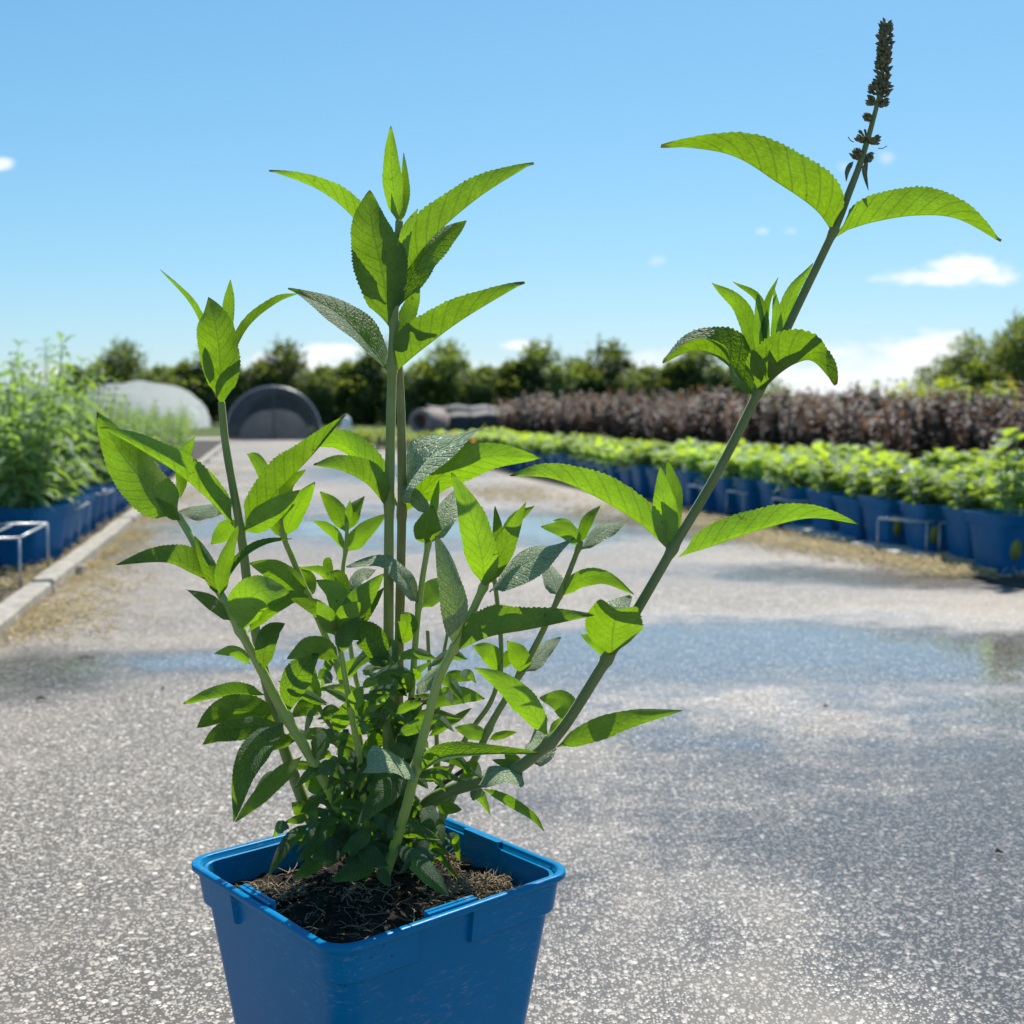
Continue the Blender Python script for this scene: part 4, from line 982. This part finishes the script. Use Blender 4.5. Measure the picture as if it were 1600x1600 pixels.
L('C', 't', 11, 0, 0, (680, 1258, 1), (700, 1262, 0), (722, 1265, -1))
L('C', 't', 10, 0, 0, (818, 1202, 1), (800, 1186, 1), (788, 1176, 1))
L('C', 't', 13, 10, 10, (730, 1230, 2), (738, 1200, 1), (752, 1216, -1))
# short leafy shoot left of the middle
L('M', 'u', 18, 0, 0, (532, 985, 0), (527, 930, 1), (494, 906, 1))
L('M', 'u', 13, -10, 60, (535, 980, 3), (512, 904, 4), (467, 886, 3))
L('M', 't', 10, 0, 0, (540, 965, 3), (534, 905, 4), (516, 893, 4))
L('M', 'y', 20, -50, 55, (538, 968, 4), (555, 905, 6), (588, 890, 7))
L('M', 't', 8, 0, 0, (530, 960, 5), (512, 884, 6), (519, 876, 6))
L('M', 'u', 21, 12, 12, (530, 988, 0), (560, 941, -.5), (600, 896, -1))
L('M', 't', 13, 0, 0, (535, 1000, 2), (568, 958, 2), (600, 918, 2))
L('M', 'u', 16, 5, 5, (524, 992, 0), (511, 966, -2), (496, 938, -3))
L('M', 'u', 19, 5, 5, (528, 990, 0), (543, 962, -2), (562, 940, -3))
L('M', 't', 14, 0, 0, (522, 988, 0), (498, 952, -2), (454, 935, -3))
L('M', 't', 15, -8, 10, (530, 1022, 0), (541, 990, -2), (572, 960, -3))
L('M', 'u', 18, -5, 0, (530, 1030, 0), (490, 1010, -2), (448, 1029, -4))
L('A', 't', 23, 0, 0, (603, 1045, -.5), (586, 1007, -3), (565, 987, -4), (544, 999, -4))
L('A', 't', 18, 0, 0, (598, 1140, -.5), (580, 1113, -3), (546, 1106, -4))
L('B', 't', 17, 5, 5, (625, 1010, 0), (637, 975, -2), (628, 958, -3))
L('L', 't', 18, 5, 5, (646, 1178, -1), (632, 1152, -2), (610, 1128, -2))
L('L', 't', 11, 0, 0, (646, 1184, -1.5), (628, 1172, -3), (604, 1161, -4))
L('L', 'u', 15, 0, 0, (660, 1100, 0), (715, 1086, 1), (758, 1092, 1))
# leaves drooping over the soil
L('M', 't', 19, 10, 10, (592, 1346, -1), (560, 1357, -3), (517, 1377, -5))
L('I', 't', 18, 10, 20, (618, 1320, 0), (650, 1344, -3), (676, 1372, -5), (702, 1401, -6))
L('I', 't', 10, 5, 5, (590, 1356, -1), (600, 1370, -2), (611, 1386, -3))
L('D', 't', 12, 20, 10, (484, 1286, 0), (448, 1318, -4), (419, 1370, -6))
L('D', 't', 14, 10, 10, (510, 1336, -2), (488, 1352, -4), (459, 1373, -5))
L('D', 't', 15, 10, 10, (528, 1282, 0), (496, 1308, -4), (476, 1346, -5))
L('D', 't', 20, 5, 5, (552, 1298, -1), (524, 1323, -4), (488, 1341, -6))
L('M', 't', 14, 5, 5, (582, 1296, -1), (560, 1314, -4), (534, 1331, -5))
L('M', 't', 17, 5, 5, (560, 1318, -2), (580, 1338, -4), (607, 1353, -5))
L('A', 't', 11, 10, 10, (576, 1276, -3), (600, 1284, -5), (614, 1313, -6))
L('I', 't', 21, 5, 5, (632, 1218, 0), (600, 1240, -3), (558, 1289, -5))
L('B', 't', 16, 5, 5, (660, 1255, -3), (671, 1278, -5), (672, 1304, -6))
L('B', 't', 16, 5, 5, (645, 1284, -4), (658, 1308, -6), (668, 1332, -7))
L('B', 't', 7, 5, 5, (648, 1312, -5), (660, 1328, -7), (675, 1349, -8))
L('E', 'u', 13, 5, 5, (480, 1268, -1), (468, 1262, -2), (456, 1254, -2))
L('E', 'u', 8, 0, 0, (482, 1276, -1), (466, 1280, -2), (445, 1285, -2))
L('E', 't', 10, 0, 0, (500, 1245, -1), (486, 1258, -2), (470, 1270, -3))
L('D', 't', 15, 5, 5, (506, 1140, 1), (500, 1164, 0), (494, 1190, -1))
L('D', 't', 16, 5, 5, (503, 1240, 1), (492, 1224, 0), (476, 1206, 0))
L('D', 't', 13, 0, 0, (494, 1206, -1), (518, 1200, -2), (546, 1222, -3))
L('N', 't', 15, 0, 0, (546, 1232, -1), (530, 1226, -2), (505, 1250, -3))
L('R', 't', 15, 0, 0, (500, 1112, -1), (478, 1105, -2), (456, 1120, -3))
L('R', 't', 15, 0, 0, (520, 1140, -1), (536, 1120, -2), (560, 1080, -3))
L('R', 'u', 14, 0, 0, (498, 1100, 0), (486, 1070, 0), (490, 1040, 0))
L('M', 'u', 13, 0, 0, (550, 1112, 0), (556, 1092, -1), (566, 1072, -2))
L('R', 't', 14, 0, 0, (560, 1188, -1), (600, 1140, -1), (612, 1098, -2))

big, small = [], []
for i, e in enumerate(LV): big.append((e[2] * sum(math.dist(e[5][j][:2], e[5][j + 1][:2]) for j in range(len(e[5]) - 1)), i))
big.sort(reverse=True); chosen = {i for _, i in big[:100]}
sb = MB(); yb = MB()
for i, (st, side, w_, a, bb, pts) in enumerate(LV):
    base = sdz(st, pts[0][1])
    P = [at(x, y_, D0 + base + dz * .01) for x, y_, dz in pts]
    tgt = MB() if i in chosen else sb
    if side == 'y' and i not in chosen: tgt = yb
    leaf_geo(tgt, P, w_ * P[1].y / F, a, bb, side, 36 if w_ > 30 else (26 if w_ > 18 else 16), i)
    if i in chosen: plink('leaf', tgt, M['sunlitleaf' if side == 'y' else 'leaf'], stems.get(st))
# the crowded small leaves low in the middle of the shrub
rf = random.Random(17)
axs = [(606, 0), (622, 2), (560, -3), (500, -2.5), (645, 1), (690, 0), (575, 3), (530, 2), (545, 1), (620, -5)]
for i in range(135):
    x0, dz0 = rf.choice(axs); y0_ = rf.uniform(1060, 1335); k_ = (y0_ - 1060) / 275
    x0 = x0 + (600 - x0) * .5 * k_ + rf.uniform(-8, 8); a = rf.uniform(0, 6.28); ln = rf.uniform(34, 84)
    dx2, dz2 = math.cos(a) * ln, math.sin(a) * ln / 19; up = rf.uniform(-.7, .45) * ln
    P = [at(x0, y0_, D0 + dz0 * .01), at(x0 + dx2 * .5, y0_ + up * .35 - 6, D0 + (dz0 + dz2 * .5) * .01), at(x0 + dx2, y0_ + up + (10 if k_ > .5 else 0), D0 + (dz0 + dz2) * .01)]
    leaf_geo(sb, P, rf.uniform(7, 12.5) / F, rf.uniform(-20, 40), rf.uniform(-20, 40), 't' if (rf.random() < .85) else 'u', 12, i + 500)
for i in range(112):
    x0 = rf.gauss(585, 58); y0_ = rf.uniform(1190, 1335) if i < 80 else rf.uniform(1010, 1200); a = rf.uniform(0, 6.28); ln = rf.uniform(46, 98); dz0 = rf.uniform(-5, 3)
    dx2, dz2 = math.cos(a) * ln, math.sin(a) * ln / 19; up = rf.uniform(-.75, .1) * ln
    P = [at(x0, y0_, D0 + dz0 * .01), at(x0 + dx2 * .5, y0_ - up * .25 - 8, D0 + (dz0 + dz2 * .5) * .01), at(x0 + dx2, y0_ - up, D0 + (dz0 + dz2) * .01)]
    leaf_geo(sb, P, rf.uniform(7, 11.5) / F, rf.uniform(-10, 40), rf.uniform(-10, 40), 't', 12, i + 900)
tag(plink('small_leaves', sb, M['leaf']), 'crowded small leaves low among the stems', kind='stuff')

if yb.v: tag(plink('pale_small_leaves', yb, M['sunlitleaf']), 'small leaves with sunlit tops painted pale', kind='stuff')
# dried flower spike on the leaning branch
b = MB(); r_ = random.Random(4); path, ys = spath['C']
def axis(py): i = min(range(len(ys)), key=lambda j: abs(ys[j] - py)); return path[i], (path[min(i + 2, len(path) - 1)] - path[max(i - 2, 0)]).normalized()
def bud(p, d, L_, w_):
    o_ = d.orthogonal().normalized(); o2 = d.cross(o_); vs = [p - d * L_ * .2]
    for k_, (f, ww) in enumerate(((.25, 1.0), (.6, .85))): vs += [p + d * L_ * f + (o_ * math.cos(a) + o2 * math.sin(a)) * w_ * ww for a in [6.283 * j / 5 for j in range(5)]]
    vs.append(p + d * L_); fs = [(0, 1 + (j + 1) % 5, 1 + j) for j in range(5)] + [(1 + j, 1 + (j + 1) % 5, 6 + (j + 1) % 5, 6 + j) for j in range(5)] + [(6 + j, 6 + (j + 1) % 5, 11) for j in range(5)]
    b.add(vs, fs)
def whorl(py, rad, nb, spread=1.0, sides=None):
    c, T = axis(py); o_ = T.orthogonal().normalized(); o2 = T.cross(o_)
    if sides: o_ = Vector((1, 0, 0)) - T * T.x; o_.normalize(); o2 = T.cross(o_)
    for k_ in range(nb):
        a = r_.uniform(0, 6.283)
        if sides: a = (0 if r_.random() < sides else math.pi) + r_.gauss(0, .55)
        d = (o_ * math.cos(a) + o2 * math.sin(a)) ; rr_ = rad * r_.uniform(.35, .8) / F * c.y
        p = c + d * rr_ + T * r_.uniform(-5, 5) / F * spread
        if rr_ * F > 7: b.tube([c, (c + p) / 2 - T * .001, p], [.0009, .0008, .0010], 4, False)
        bud(p, (d * .9 + T * r_.uniform(.1, 1.1)).normalized(), r_.uniform(6.5, 10) / F, r_.uniform(2.0, 3.0) / F)
for py in range(40, 134, 6): whorl(py, 9 if py > 52 else 6.5, 20)
for py, rad, nb, sd_ in ((136, 15, 16, .45), (146, 14, 14, .4), (160, 15, 28, .6), (186, 14, 20, .05), (217, 17, 36, .5), (245, 16, 44, .45)): whorl(py, rad, nb, 1.2, sd_)
c, T = axis(256)
for (x0, y0_, x1, y1, x2, y2) in ((1334, 252, 1325, 264, 1322, 284), (1356, 250, 1351, 268, 1357, 298)):
    leaf_geo(b, [at(x0, y0_, c.y), at(x1, y1, c.y - .003), at(x2, y2, c.y - .004)], 4.5 / F, 20, 20, 'u', 8, x0)
for (x0, y0_, x1, y1) in ((1334, 222, 1325, 214), (1372, 232, 1386, 228), (1362, 146, 1355, 142)):
    b.tube([at(x0, y0_, c.y), at((x0 + x1) / 2, (y0_ + y1) / 2 + 2, c.y), at(x1, y1, c.y)], .0004, 4)
plink('flower_spike', b, M['spike'], stems['C'], False)
# torn top of the stump
b = MB()
for i in range(14):
    p = at(651 + rf.uniform(-8, 8), 1102, D0 + .005 + rf.uniform(-.004, .004)); b.tube([p, p + Vector((rf.uniform(-.004, .006), rf.uniform(-.003, .003), rf.uniform(.002, .007))), p + Vector((rf.uniform(-.006, .010), 0, rf.uniform(.001, .006)))], [.0012, .001, .0004], 5)
plink('torn_end', b, M['stem_dead'], stems['L'])
